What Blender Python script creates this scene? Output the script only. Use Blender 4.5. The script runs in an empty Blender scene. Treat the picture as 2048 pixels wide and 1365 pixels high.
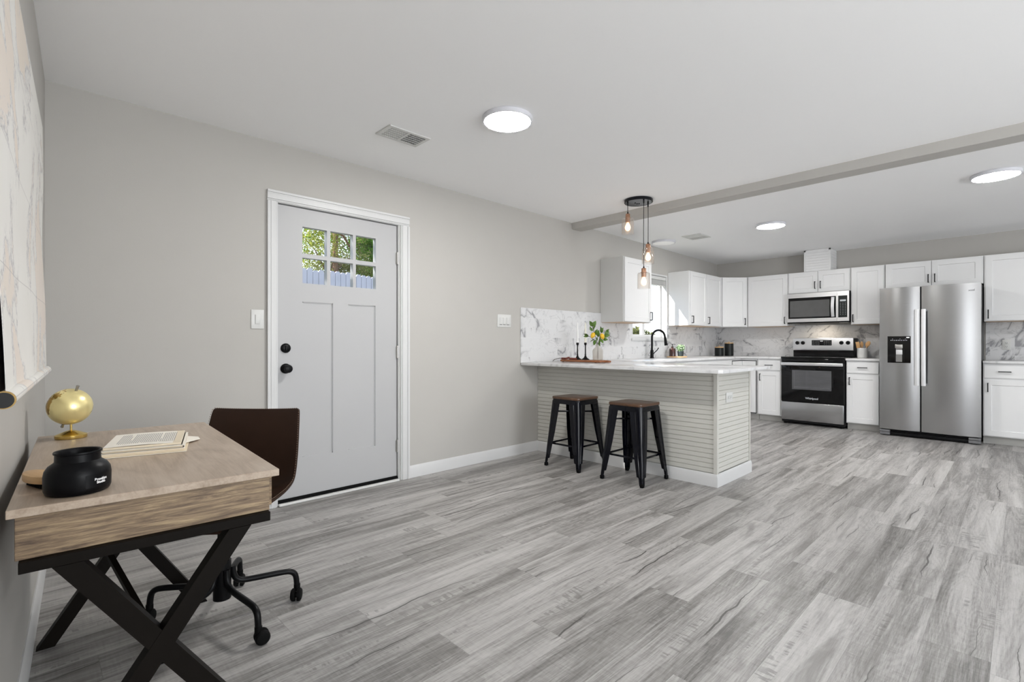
import bpy, bmesh, math, random
from mathutils import Matrix, Vector
S = bpy.context.scene
COL = S.collection
PI = math.pi
random.seed(7)

# ------------------------------------------------------------------ camera, world, sun, exposure
F_PX, HOR = 992.0, 688.0
TH = math.atan((2046 - 1024) / F_PX)
FW = Vector((math.cos(TH), math.sin(TH), 0))
RT = Vector((FW.y, -FW.x, 0))
cam = bpy.data.cameras.new('camera')
cam.sensor_width = 36
cam.lens = F_PX * 36 / 2048
cam.shift_y = (HOR - 682.5) / 2048
cam.clip_start = 0.02
cam_o = bpy.data.objects.new('camera', cam)
COL.objects.link(cam_o)
cam_o.location = (-0.052, -3.477, 1.092)
cam_o.rotation_euler = (PI / 2, 0, TH - PI / 2)
S.camera = cam_o

S.view_settings.view_transform = 'Standard'
S.view_settings.look = 'None'
S.view_settings.gamma = 1
S.view_settings.use_curve_mapping = False
S.view_settings.exposure = 0.28
S.cycles.use_denoising = True
S.cycles.max_bounces = 10
S.cycles.diffuse_bounces = 6
S.cycles.glossy_bounces = 4
S.cycles.transmission_bounces = 6
S.cycles.transparent_max_bounces = 12
S.cycles.sample_clamp_indirect = 6
S.cycles.caustics_reflective = False
S.cycles.caustics_refractive = False

W = bpy.data.worlds.new('sky')
S.world = W
W.use_nodes = True
wn = W.node_tree
bg = wn.nodes['Background']
bg.inputs[1].default_value = 1.7
tc = wn.nodes.new('ShaderNodeTexCoord')
sep = wn.nodes.new('ShaderNodeSeparateXYZ')
rmp = wn.nodes.new('ShaderNodeValToRGB')
rmp.color_ramp.elements[0].color = (0.92, 0.96, 1.0, 1)
rmp.color_ramp.elements[1].color = (0.50, 0.72, 1.0, 1)
rmp.color_ramp.elements[0].position = 0.02
rmp.color_ramp.elements[1].position = 0.55
wn.links.new(tc.outputs['Generated'], sep.inputs[0])
wn.links.new(sep.outputs['Z'], rmp.inputs[0])
wn.links.new(rmp.outputs[0], bg.inputs[0])

def light(name, kind, loc, energy, color=(1, 1, 1), direction=None, **kw):
    l = bpy.data.lights.new(name, kind)
    l.energy = energy
    l.color = color
    for k, v in kw.items():
        setattr(l, k, v)
    o = bpy.data.objects.new(name, l)
    COL.objects.link(o)
    o.location = loc
    if direction is not None:
        o.rotation_euler = Vector(direction).to_track_quat('-Z', 'Y').to_euler()
    return o
SUN_DIR = Vector((2.1, -1.0, -1.42)).normalized()
light('sun', 'SUN', (0, 10, 10), 14.0, (1.0, 0.95, 0.88), SUN_DIR, angle=0.009)
# daylight entering by the two big windows of the wall behind the camera
for xx, pw in ((1.9, 150.0), (5.9, 14.0)):
    light('window_daylight', 'AREA', (xx, -7.62, 1.3), pw, (0.95, 0.98, 1.0), (0, 1, 0.75),
          shape='RECTANGLE', size=2.6, size_y=2.1)
# and by the glazed door of the left wall, behind the camera
light('window_daylight', 'AREA', (-0.285, -4.18, 1.2), 13.0, (0.96, 0.98, 1.0), (1, -0.057, 0),
      shape='RECTANGLE', size=0.80, size_y=2.0)

# ------------------------------------------------------------------ node helpers and materials
class NT:
    def __init__(s, name):
        s.m = bpy.data.materials.new(name)
        s.m.use_nodes = True
        s.t = s.m.node_tree
        s.b = s.t.nodes['Principled BSDF']
        s.out = s.t.nodes['Material Output']
    def n(s, typ, ins=(), **kw):
        nd = s.t.nodes.new('ShaderNode' + typ)
        for k, v in kw.items():
            setattr(nd, k, v)
        for k, v in (ins.items() if isinstance(ins, dict) else enumerate(ins)):
            if v is None:
                continue
            if hasattr(v, 'is_output') or isinstance(v, bpy.types.NodeSocket):
                s.t.links.new(v, nd.inputs[k])
            else:
                nd.inputs[k].default_value = v
        return nd
    def math(s, op, a, b=None, c=None):
        return s.n('Math', [a, b, c], operation=op).outputs[0]
    def ramp(s, fac, stops, interp='LINEAR'):
        nd = s.n('ValToRGB', [fac])
        cr = nd.color_ramp
        cr.interpolation = interp
        while len(cr.elements) < len(stops):
            cr.elements.new(0.5)
        for e, (p, c) in zip(cr.elements, stops):
            e.position = p
            e.color = (c, c, c, 1) if isinstance(c, (int, float)) else (*c, 1)
        return nd.outputs[0]
    def mix(s, fac, a, b, mode='MIX'):
        nd = s.n('Mix', data_type='RGBA', blend_type=mode)
        for i, v in ((0, fac), (6, a), (7, b)):
            if isinstance(v, bpy.types.NodeSocket):
                s.t.links.new(v, nd.inputs[i])
            else:
                nd.inputs[i].default_value = v if not isinstance(v, tuple) or len(v) == 4 else (*v, 1)
        return nd.outputs[2]
    def obj(s, scale=(1, 1, 1), pos=False):
        c = s.n('NewGeometry').outputs['Position'] if pos else s.n('TexCoord').outputs['Object']
        return s.n('Mapping', {0: c, 3: scale}).outputs[0]
    def noise(s, vec, scale, detail=2, rough=0.5, dist=0.0):
        return s.n('TexNoise', {'Vector': vec, 'Scale': scale, 'Detail': detail, 'Roughness': rough, 'Distortion': dist}).outputs[0]
    def bump(s, h, strength, dist=0.01):
        b = s.n('Bump', {'Strength': strength, 'Distance': dist, 'Height': h})
        s.t.links.new(b.outputs[0], s.b.inputs['Normal'])
    def set(s, **kw):
        for k, v in kw.items():
            k = k.replace('_', ' ')
            if isinstance(v, bpy.types.NodeSocket):
                s.t.links.new(v, s.b.inputs[k])
            else:
                s.b.inputs[k].default_value = v if not (isinstance(v, tuple) and len(v) == 3) else (*v, 1)
        return s

def plain(name, col, rough=0.5, metal=0.0, var=0.05, vscale=12, bump=0.0, bscale=200, stretch=(1, 1, 1), spec=0.5, **kw):
    t = NT(name)
    v = t.obj(stretch)
    f = t.noise(v, vscale, 3)
    c = t.mix(f, tuple(x * (1 - var) for x in col), tuple(min(1, x * (1 + var)) for x in col))
    t.set(Base_Color=c, Roughness=rough, Metallic=metal, Specular_IOR_Level=spec, **kw)
    if bump:
        t.bump(t.noise(v, bscale, 2), bump, 0.002)
    return t.m

M = {}
M['wall'] = plain('wall_paint', (0.475, 0.46, 0.434), 0.85, var=0.02, vscale=6, bump=0.12, bscale=160)
M['ceiling'] = plain('ceiling_paint', (0.95, 0.95, 0.955), 0.9, var=0.012, vscale=3, bump=0.08, bscale=120)
M['trim'] = plain('white_trim_paint', (0.63, 0.63, 0.63), 0.4, var=0.01)
M['door'] = plain('white_door_paint', (0.45, 0.45, 0.455), 0.45, var=0.015, vscale=4)
M['cab'] = plain('white_cabinet_lacquer', (0.76, 0.76, 0.762), 0.35, var=0.01)
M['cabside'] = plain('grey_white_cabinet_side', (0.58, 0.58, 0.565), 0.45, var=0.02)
M['toe'] = plain('grey_toe_kick', (0.52, 0.51, 0.485), 0.6, var=0.03)
M['birch'] = plain('raw_birch_underside', (0.62, 0.46, 0.32), 0.6, var=0.15, vscale=5, stretch=(1, 12, 1))
M['ship'] = plain('greige_shiplap_paint', (0.575, 0.565, 0.525), 0.55, var=0.03, bump=0.1, bscale=90)
M['shipw'] = plain('white_shiplap_paint', (0.80, 0.80, 0.80), 0.45, var=0.02)
M['black'] = plain('black_metal', (0.004, 0.004, 0.0045), 0.36, 0.0, var=0.2, spec=0.16)
M['gloss'] = plain('gloss_black_enamel', (0.002, 0.0023, 0.005), 0.09, 0.0, var=0.25, vscale=25, spec=0.26)
M['frame'] = plain('dark_bronze_steel', (0.0075, 0.006, 0.0048), 0.5, 0.0, var=0.2, bump=0.05, spec=0.07)
M['rubber'] = plain('black_rubber', (0.004, 0.004, 0.004), 0.6, var=0.2, spec=0.1)
M['plastic'] = plain('white_plastic', (0.64, 0.64, 0.625), 0.35, var=0.01)
M['slot'] = plain('dark_slot', (0.02, 0.02, 0.02), 0.8, var=0.1)
M['nickel'] = plain('satin_nickel', (0.5, 0.49, 0.47), 0.35, 1.0, var=0.05)
M['gold'] = plain('polished_gold', (0.78, 0.58, 0.20), 0.22, 1.0, var=0.12, vscale=60, stretch=(1, 1, 12))
M['copper'] = plain('aged_copper', (0.40, 0.22, 0.14), 0.35, 0.8, var=0.15)
M['leather'] = plain('brown_leather', (0.028, 0.014, 0.009), 0.46, spec=0.16, var=0.25, vscale=9, bump=0.25, bscale=260)
M['stitch'] = plain('tan_stitching', (0.16, 0.10, 0.07), 0.7, var=0.1)
M['paper'] = plain('cream_paper', (0.86, 0.82, 0.74), 0.75, var=0.03)
M['paperedge'] = plain('page_edges', (0.78, 0.68, 0.52), 0.8, var=0.18, vscale=5, stretch=(1, 1, 300))
M['ink'] = plain('print_ink', (0.40, 0.39, 0.38), 0.8, var=0.1)
M['jar'] = plain('matte_black_ceramic', (0.0022, 0.0022, 0.003), 0.38, spec=0.15, var=0.3, vscale=30, bump=0.08, bscale=150)
M['whiteink'] = plain('white_lettering', (0.85, 0.85, 0.85), 0.6, var=0.01)
M['bamboo'] = plain('pale_beech', (0.62, 0.40, 0.20), 0.45, var=0.2, vscale=6, stretch=(3, 20, 20))
M['utensil'] = plain('olive_wood', (0.66, 0.38, 0.16), 0.5, var=0.2, vscale=10, stretch=(4, 4, 1))
M['seatwood'] = plain('dark_elm_seat', (0.085, 0.042, 0.022), 0.3, var=0.45, vscale=5, stretch=(2, 14, 4))
M['boardwood'] = plain('acacia_board', (0.26, 0.095, 0.035), 0.4, var=0.4, vscale=6, stretch=(14, 2, 4))
M['bead'] = plain('red_brown_beads', (0.16, 0.035, 0.02), 0.5, var=0.2)
M['wax'] = plain('ivory_wax', (0.84, 0.82, 0.72), 0.45, var=0.02)
M['waxwhite'] = plain('white_wax', (0.84, 0.84, 0.83), 0.45, var=0.02)
M['leaf'] = plain('lemon_leaf', (0.085, 0.17, 0.025), 0.4, var=0.4, vscale=30)
M['leafpale'] = plain('pale_green_leaf', (0.24, 0.36, 0.20), 0.55, var=0.3, vscale=40)
M['lemon'] = plain('lemon_peel', (0.85, 0.52, 0.03), 0.4, var=0.12, bump=0.3, bscale=400)
M['stem'] = plain('dark_twig', (0.035, 0.025, 0.018), 0.7, var=0.2)
M['amber'] = plain('brown_soap_glass', (0.045, 0.018, 0.016), 0.12, var=0.2)
M['potgrey'] = plain('dark_green_pot', (0.02, 0.032, 0.035), 0.5, var=0.2)
M['canister'] = plain('charcoal_canister', (0.012, 0.015, 0.015), 0.35, var=0.2, spec=0.25)
M['crock'] = plain('pale_marble_crock', (0.74, 0.74, 0.73), 0.3, var=0.08, vscale=14)
M['appgrey'] = plain('dark_appliance_side', (0.012, 0.012, 0.013), 0.4, 0.0, var=0.1, spec=0.2)
M['glassblack'] = plain('black_appliance_glass', (0.003, 0.003, 0.0035), 0.06, var=0.1, spec=0.3)
M['ovenwin'] = plain('oven_window_glass', (0.085, 0.085, 0.09), 0.12, var=0.25, vscale=5, stretch=(1, 1, 5))
M['mwwin'] = plain('microwave_window_glass', (0.10, 0.10, 0.10), 0.15, var=0.12)
M['icon'] = plain('pale_icons', (0.55, 0.57, 0.60), 0.5, var=0.02)
M['greyicon'] = plain('grey_lettering', (0.16, 0.16, 0.17), 0.5, 0.3, var=0.02)
M['ventgrey'] = plain('grey_vent_louvre', (0.42, 0.42, 0.43), 0.6, var=0.02)
M['hingegrey'] = plain('grey_hinge_cover', (0.15, 0.15, 0.155), 0.5, var=0.05)
M['diffring'] = plain('silver_white_rim', (0.66, 0.66, 0.70), 0.4, var=0.02)
M['fence'] = plain('pale_fence_boards', (0.47, 0.455, 0.53), 0.8, var=0.08, vscale=3, stretch=(6, 6, 0.6))
M['bark'] = plain('brown_bark', (0.10, 0.052, 0.026), 0.9, var=0.4, vscale=8, stretch=(1, 1, 0.2))
M['lawn'] = plain('dry_lawn', (0.16, 0.16, 0.07), 0.95, var=0.3, vscale=4)
M['walnutcap'] = plain('black_rod_cap', (0.006, 0.006, 0.006), 0.5, var=0.1)
M['tan_rod'] = plain('gilded_rod', (0.50, 0.33, 0.12), 0.4, 0.5, var=0.1)
M['chromeh'] = plain('satin_chrome', (0.72, 0.72, 0.73), 0.6, 0.8, var=0.03)

def leafmat(name, c):
    t = NT(name)
    i = t.n('ObjectInfo')
    g = t.noise(t.obj(pos=True), 3.5, 3)
    col = t.mix(t.ramp(g, [(0.35, 0), (0.65, 1)]), tuple(x * 0.55 for x in c), tuple(x * 1.5 for x in c))
    d = t.n('BsdfDiffuse', [col]).outputs[0]
    tr = t.n('BsdfTranslucent', [col]).outputs[0]
    mx = t.n('MixShader', [0.55, d, tr]).outputs[0]
    t.t.links.new(mx, t.out.inputs[0])
    return t.m
M['tree_yellow'] = leafmat('yellow_green_foliage', (0.22, 0.24, 0.05))
M['tree_green'] = leafmat('bright_green_foliage', (0.10, 0.22, 0.02))
M['tree_dark'] = leafmat('olive_foliage', (0.14, 0.15, 0.05))

def steel(name, col, rough, vertical=False):
    t = NT(name)
    st = (400, 400, 3) if vertical else (3, 3, 500)
    n1 = t.noise(t.obj(st), 1.0, 2)
    t.set(Base_Color=t.mix(n1, tuple(x * 0.93 for x in col), tuple(x * 1.05 for x in col)), Metallic=1.0,
          Roughness=t.ramp(n1, [(0.3, rough * 0.9), (0.7, rough * 1.1)]))
    t.bump(n1, 0.02, 0.0003)
    return t.m
M['steel'] = steel('brushed_stainless', (0.42, 0.42, 0.425), 0.24)
M['steell'] = steel('bright_stainless', (0.74, 0.74, 0.75), 0.32)

def glass(name, tint=(1, 1, 1), refl=1.0, cloud=0.0):
    t = NT(name)
    tr = t.n('BsdfTransparent', [(*tint, 1)]).outputs[0]
    gl = t.n('BsdfGlossy', {'Roughness': 0.03}).outputs[0]
    fac = t.n('LayerWeight', {'Blend': 0.5}).outputs[1]
    f = t.math('MULTIPLY', t.math('ADD', t.math('MULTIPLY', t.math('POWER', fac, 4.0), 0.55), 0.035), refl)
    sh = t.n('MixShader', [f, tr, gl]).outputs[0]
    if cloud:
        df = t.n('BsdfTranslucent', [(0.85, 0.84, 0.80, 1)]).outputs[0]
        d2 = t.n('BsdfDiffuse', [(0.75, 0.74, 0.71, 1)]).outputs[0]
        dd = t.n('MixShader', [0.5, df, d2]).outputs[0]
        sh = t.n('MixShader', [cloud, sh, dd]).outputs[0]
    t.t.links.new(sh, t.out.inputs[0])
    return t.m
M['pane'] = glass('window_glass', (0.97, 0.98, 0.98), 0.7)
M['shade'] = glass('clear_shade_glass', (0.97, 0.96, 0.95), 1.2, 0.05)
M['vaseglass'] = glass('frosted_ribbed_glass', (0.95, 0.93, 0.90), 0.8, 0.55)

def emit(name, col, strength):
    t = NT(name)
    n = t.noise(t.obj(), 3, 1)
    t.set(Base_Color=(0.9, 0.9, 0.9), Emission_Color=t.mix(n, col, tuple(min(1, c * 1.02) for c in col)), Emission_Strength=strength, Roughness=0.5)
    return t.m
M['lamp'] = emit('lit_led_diffuser', (1.0, 0.975, 0.95), 128.0)
M['lampk'] = emit('lit_led_diffuser_kitchen', (1.0, 0.975, 0.95), 116.0)
M['lamplow'] = emit('dim_led_diffuser', (1.0, 0.98, 0.95), 0.12)
M['bulb'] = emit('warm_filament_bulb', (1.0, 0.55, 0.24), 3.2)

def floor_mat():
    t = NT('grey_vinyl_planks')
    P = t.n('NewGeometry').outputs['Position']
    s = t.n('SeparateXYZ', [P])
    x, y = s.outputs[0], s.outputs[1]
    yr = t.math('DIVIDE', t.math('SUBTRACT', y, 0.057), 0.182)
    row = t.math('FLOOR', yr)
    fy = t.math('FRACT', yr)
    rr = t.n('TexWhiteNoise', {'W': row}, noise_dimensions='1D').outputs[0]
    xr = t.math('DIVIDE', t.math('ADD', x, t.math('MULTIPLY', rr, 1.22)), 1.22)
    cx = t.math('FLOOR', xr)
    fx = t.math('FRACT', xr)
    idv = t.n('CombineXYZ', [row, cx, 0.0]).outputs[0]
    pid = t.n('TexWhiteNoise', {'Vector': idv}, noise_dimensions='2D').outputs[0]
    pid2 = t.n('TexWhiteNoise', {'Vector': t.n('CombineXYZ', [cx, row, 0.0]).outputs[0]}, noise_dimensions='2D').outputs[0]
    def vec(sx, sy):
        return t.n('CombineXYZ', [t.math('MULTIPLY', x, sx), t.math('MULTIPLY', y, sy), t.math('MULTIPLY', pid, 57.0)]).outputs[0]
    broad = t.noise(vec(0.75, 11.0), 1.0, 6, 0.62, 0.7)
    fine = t.noise(vec(5.0, 150.0), 1.0, 4, 0.6, 0.3)
    micro = t.noise(vec(30.0, 420.0), 1.0, 2, 0.5, 0.0)
    saw = t.noise(vec(130.0, 9.0), 1.0, 2, 0.5, 0.0)
    cathedral = t.noise(vec(0.55, 4.5), 1.0, 2, 0.4, 0.3)
    ring = t.math('ABSOLUTE', t.math('SINE', t.math('MULTIPLY', cathedral, 150.0)))
    blot = t.noise(vec(1.1, 9.0), 1.1, 4, 0.65, 1.0)
    tone = t.math('ADD', t.math('MULTIPLY', broad, 0.50), t.math('MULTIPLY', fine, 0.24))
    tone = t.math('ADD', tone, t.math('MULTIPLY', micro, 0.14))
    tone = t.math('ADD', tone, t.math('MULTIPLY', t.math('SUBTRACT', pid, 0.5), 0.10))
    tone = t.math('ADD', tone, t.math('MULTIPLY', ring, 0.030))
    tone = t.math('ADD', tone, t.math('MULTIPLY', saw, 0.07))
    col = t.ramp(tone, [(0.36, (0.115, 0.108, 0.102)), (0.455, (0.25, 0.239, 0.229)), (0.53, (0.37, 0.356, 0.343)), (0.66, (0.50, 0.486, 0.472))])
    bm_ = t.ramp(blot, [(0.53, 0.0), (0.70, 0.62)])
    col = t.mix(bm_, col, (0.135, 0.126, 0.119))
    # saw-tooth marks in a few places
    tooth = t.ramp(t.noise(vec(70.0, 12.0), 1.0, 1), [(0.52, 0.0), (0.56, 0.5)])
    tg = t.ramp(t.noise(vec(2.2, 16.0), 1.0, 2), [(0.62, 0.0), (0.68, 1.0)])
    col = t.mix(t.math('MULTIPLY', tooth, tg), col, (0.11, 0.104, 0.098))
    # long wavering cracks, at most two to a plank
    cmask = None
    for kk, (o, lo, hi) in enumerate(((3.1, 0.12, 0.50), (9.7, 0.50, 0.90))):
        w1 = t.n('TexNoise', {'W': t.math('ADD', t.math('MULTIPLY', x, 1.7), t.math('MULTIPLY', pid, 91.0 + o)), 'Scale': 1.0, 'Detail': 5.0, 'Roughness': 0.5}, noise_dimensions='1D').outputs[0]
        gt = t.n('TexNoise', {'W': t.math('ADD', t.math('MULTIPLY', x, 1.1), t.math('MULTIPLY', pid2, 83.0 + o)), 'Scale': 1.0, 'Detail': 1.0}, noise_dimensions='1D').outputs[0]
        yc = t.math('ADD', t.math('ADD', lo, t.math('MULTIPLY', pid2, hi - lo)), t.math('MULTIPLY', t.math('SUBTRACT', w1, 0.5), 0.50))
        dist = t.math('ABSOLUTE', t.math('SUBTRACT', fy, yc))
        width = t.ramp(gt, [(0.57, 0.0), (0.74, 0.021)])
        m_ = t.math('MULTIPLY', t.math('LESS_THAN', dist, width), 0.85)
        halo = t.math('MULTIPLY', t.math('LESS_THAN', dist, t.math('MULTIPLY', width, 4.0)), 0.14)
        m_ = t.math('MAXIMUM', m_, halo)
        cmask = m_ if cmask is None else t.math('MAXIMUM', cmask, m_)
    col = t.mix(cmask, col, (0.05, 0.046, 0.043))
    e1 = t.math('LESS_THAN', fy, 0.010)
    e2 = t.math('LESS_THAN', fx, 0.0018)
    seam = t.math('MULTIPLY', t.math('MAXIMUM', e1, e2), 0.40)
    col = t.mix(seam, col, (0.10, 0.095, 0.09))
    t.set(Base_Color=col, Roughness=t.ramp(fine, [(0.2, 0.33), (0.8, 0.5)]), Specular_IOR_Level=0.4)
    t.bump(t.math('ADD', fine, t.math('MULTIPLY', seam, -1.5)), 0.06, 0.002)
    return t.m
M['floor'] = floor_mat()

def marble_mat(name, tile=True, amount=1.0, scale=1.0, base=(0.68, 0.68, 0.685)):
    t = NT(name)
    P = t.n('NewGeometry').outputs['Position']
    s = t.n('SeparateXYZ', [P])
    h = t.math('SUBTRACT', s.outputs[0], s.outputs[1])
    z = s.outputs[2]
    if tile:
        zr = t.math('DIVIDE', t.math('SUBTRACT', z, 0.957), 0.0985)
        row = t.math('FLOOR', zr)
        fz = t.math('FRACT', zr)
        hr = t.math('ADD', t.math('DIVIDE', h, 0.40), t.math('MULTIPLY', row, 0.5))
        c = t.math('FLOOR', hr)
        fh = t.math('FRACT', hr)
        pid = t.n('TexWhiteNoise', {'Vector': t.n('CombineXYZ', [row, c, 0.0]).outputs[0]}, noise_dimensions='2D').outputs[0]
        v = t.n('CombineXYZ', [t.math('MULTIPLY', h, 1.0), t.math('ADD', t.math('MULTIPLY', z, 1.0), t.math('MULTIPLY', pid, 0.45)), t.math('MULTIPLY', pid, 0.35)]).outputs[0]
    else:
        v = P
    w1 = t.noise(v, 1.7 * scale, 4, 0.5, 1.3)
    l1 = t.math('ABSOLUTE', t.math('SUBTRACT', w1, 0.5))
    vein = t.ramp(l1, [(0.0, 1.0), (0.008, 0.6), (0.018, 0.2), (0.06, 0.0)])
    gate = t.ramp(t.noise(v, 2.2 * scale, 2), [(0.34, 0.0), (0.50, 1.0)])
    w2 = t.noise(v, 5.5 * scale, 6, 0.6, 0.8)
    l2 = t.math('ABSOLUTE', t.math('SUBTRACT', w2, 0.5))
    vein2 = t.math('MULTIPLY', t.ramp(l2, [(0.0, 0.3), (0.02, 0.0)]), gate)
    k = t.math('MINIMUM', t.math('MULTIPLY', t.math('ADD', t.math('MULTIPLY', vein, gate), vein2), amount), 0.9)
    cloud = t.math('MULTIPLY', t.noise(v, 3.0 * scale, 3), 0.14)
    col = t.mix(cloud, base, (0.55, 0.55, 0.57))
    col = t.mix(k, col, (0.26, 0.26, 0.275))
    if tile:
        g = t.math('MAXIMUM', t.math('LESS_THAN', fz, 0.022), t.math('LESS_THAN', fh, 0.006))
        col = t.mix(t.math('MULTIPLY', g, 0.6), col, (0.74, 0.74, 0.74))
    t.set(Base_Color=col, Roughness=0.16 if not tile else 0.22)
    return t.m
M['marble'] = marble_mat('marble_tile', True, 1.25)
M['quartz'] = marble_mat('white_quartz', False, 0.38, 0.6, (0.70, 0.70, 0.705))

def wood_mat(name, axis, dark, mid, lite, rough=0.45, k=1.0):
    t = NT(name)
    st = {'x': (3.0, 60, 60), 'y': (30, 1.6, 30)}[axis]
    v = t.obj(st)
    b = t.noise(t.obj({'x': (4.0, 24, 34), 'y': (6, 1.2, 6)}[axis]), 1.6, 7 if axis == 'x' else 4, 0.68 if axis == 'x' else 0.6, 1.5)
    f = t.noise(v, 2.2, 8, 0.72, 0.6)
    f2 = t.noise(t.obj({'x': (12, 240, 240), 'y': (240, 10, 240)}[axis]), 1.0, 2)
    wb, wf = (0.5, 0.38) if axis == 'y' else (0.40, 0.46)
    tone = t.math('ADD', t.math('ADD', t.math('MULTIPLY', b, wb), t.math('MULTIPLY', f, wf)), t.math('MULTIPLY', f2, 1 - wb - wf))
    col = t.ramp(tone, [(0.5 - 0.17 * k, dark), (0.5, mid), (0.5 + 0.16 * k, lite)])
    t.set(Base_Color=col, Roughness=rough)
    t.bump(f2, 0.05, 0.001)
    return t.m
M['desktop'] = wood_mat('grey_oak_top', 'y', (0.26, 0.19, 0.13), (0.43, 0.34, 0.262), (0.54, 0.45, 0.365), 0.33, 1.0)
M['deskside'] = wood_mat('weathered_oak_side', 'x', (0.055, 0.032, 0.02), (0.20, 0.135, 0.08), (0.42, 0.31, 0.18), 0.5, 0.72)

def map_mat():
    t = NT('printed_antique_map')
    v = t.obj((1, 1, 1))
    land = t.noise(v, 2.1, 5, 0.55, 0.8)
    coast = t.math('ABSOLUTE', t.math('SUBTRACT', land, 0.53))
    lm = t.ramp(land, [(0.53, 0.0), (0.56, 0.8)])
    tint = t.mix(t.noise(v, 1.3, 2), (0.76, 0.67, 0.56), (0.79, 0.71, 0.66))
    paper = t.mix(t.noise(v, 3.0, 4), (0.74, 0.72, 0.68), (0.84, 0.83, 0.80))
    col = t.mix(lm, paper, tint)
    speck = t.noise(v, 70, 4, 0.7)
    hatch = t.math('MULTIPLY', t.ramp(coast, [(0.0, 1.0), (0.035, 0.0)]), t.ramp(speck, [(0.48, 0.0), (0.56, 0.6)]))
    col = t.mix(hatch, col, (0.33, 0.32, 0.36))
    cl = t.ramp(coast, [(0.0, 0.5), (0.006, 0.0)])
    col = t.mix(cl, col, (0.40, 0.38, 0.38))
    s = t.n('SeparateXYZ', [v])
    gz = t.math('LESS_THAN', t.math('FRACT', t.math('MULTIPLY', s.outputs[2], 3.4)), 0.010)
    col = t.mix(t.math('MULTIPLY', gz, 0.45), col, (0.40, 0.38, 0.38))
    t.set(Base_Color=col, Roughness=0.85)
    t.bump(t.noise(v, 300, 2), 0.15, 0.001)
    return t.m
M['map'] = map_mat()

def globe_mat():
    t = NT('gold_globe')
    v = t.obj()
    l = t.noise(v, 12.0, 4, 0.5)
    lm = t.ramp(l, [(0.56, 0.0), (0.58, 1.0)])
    col = t.mix(lm, (0.86, 0.74, 0.36), (0.42, 0.25, 0.04))
    t.set(Base_Color=col, Metallic=0.55, Roughness=t.ramp(lm, [(0, 0.3), (1, 0.2)]))
    return t.m
M['globe'] = globe_mat()

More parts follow.
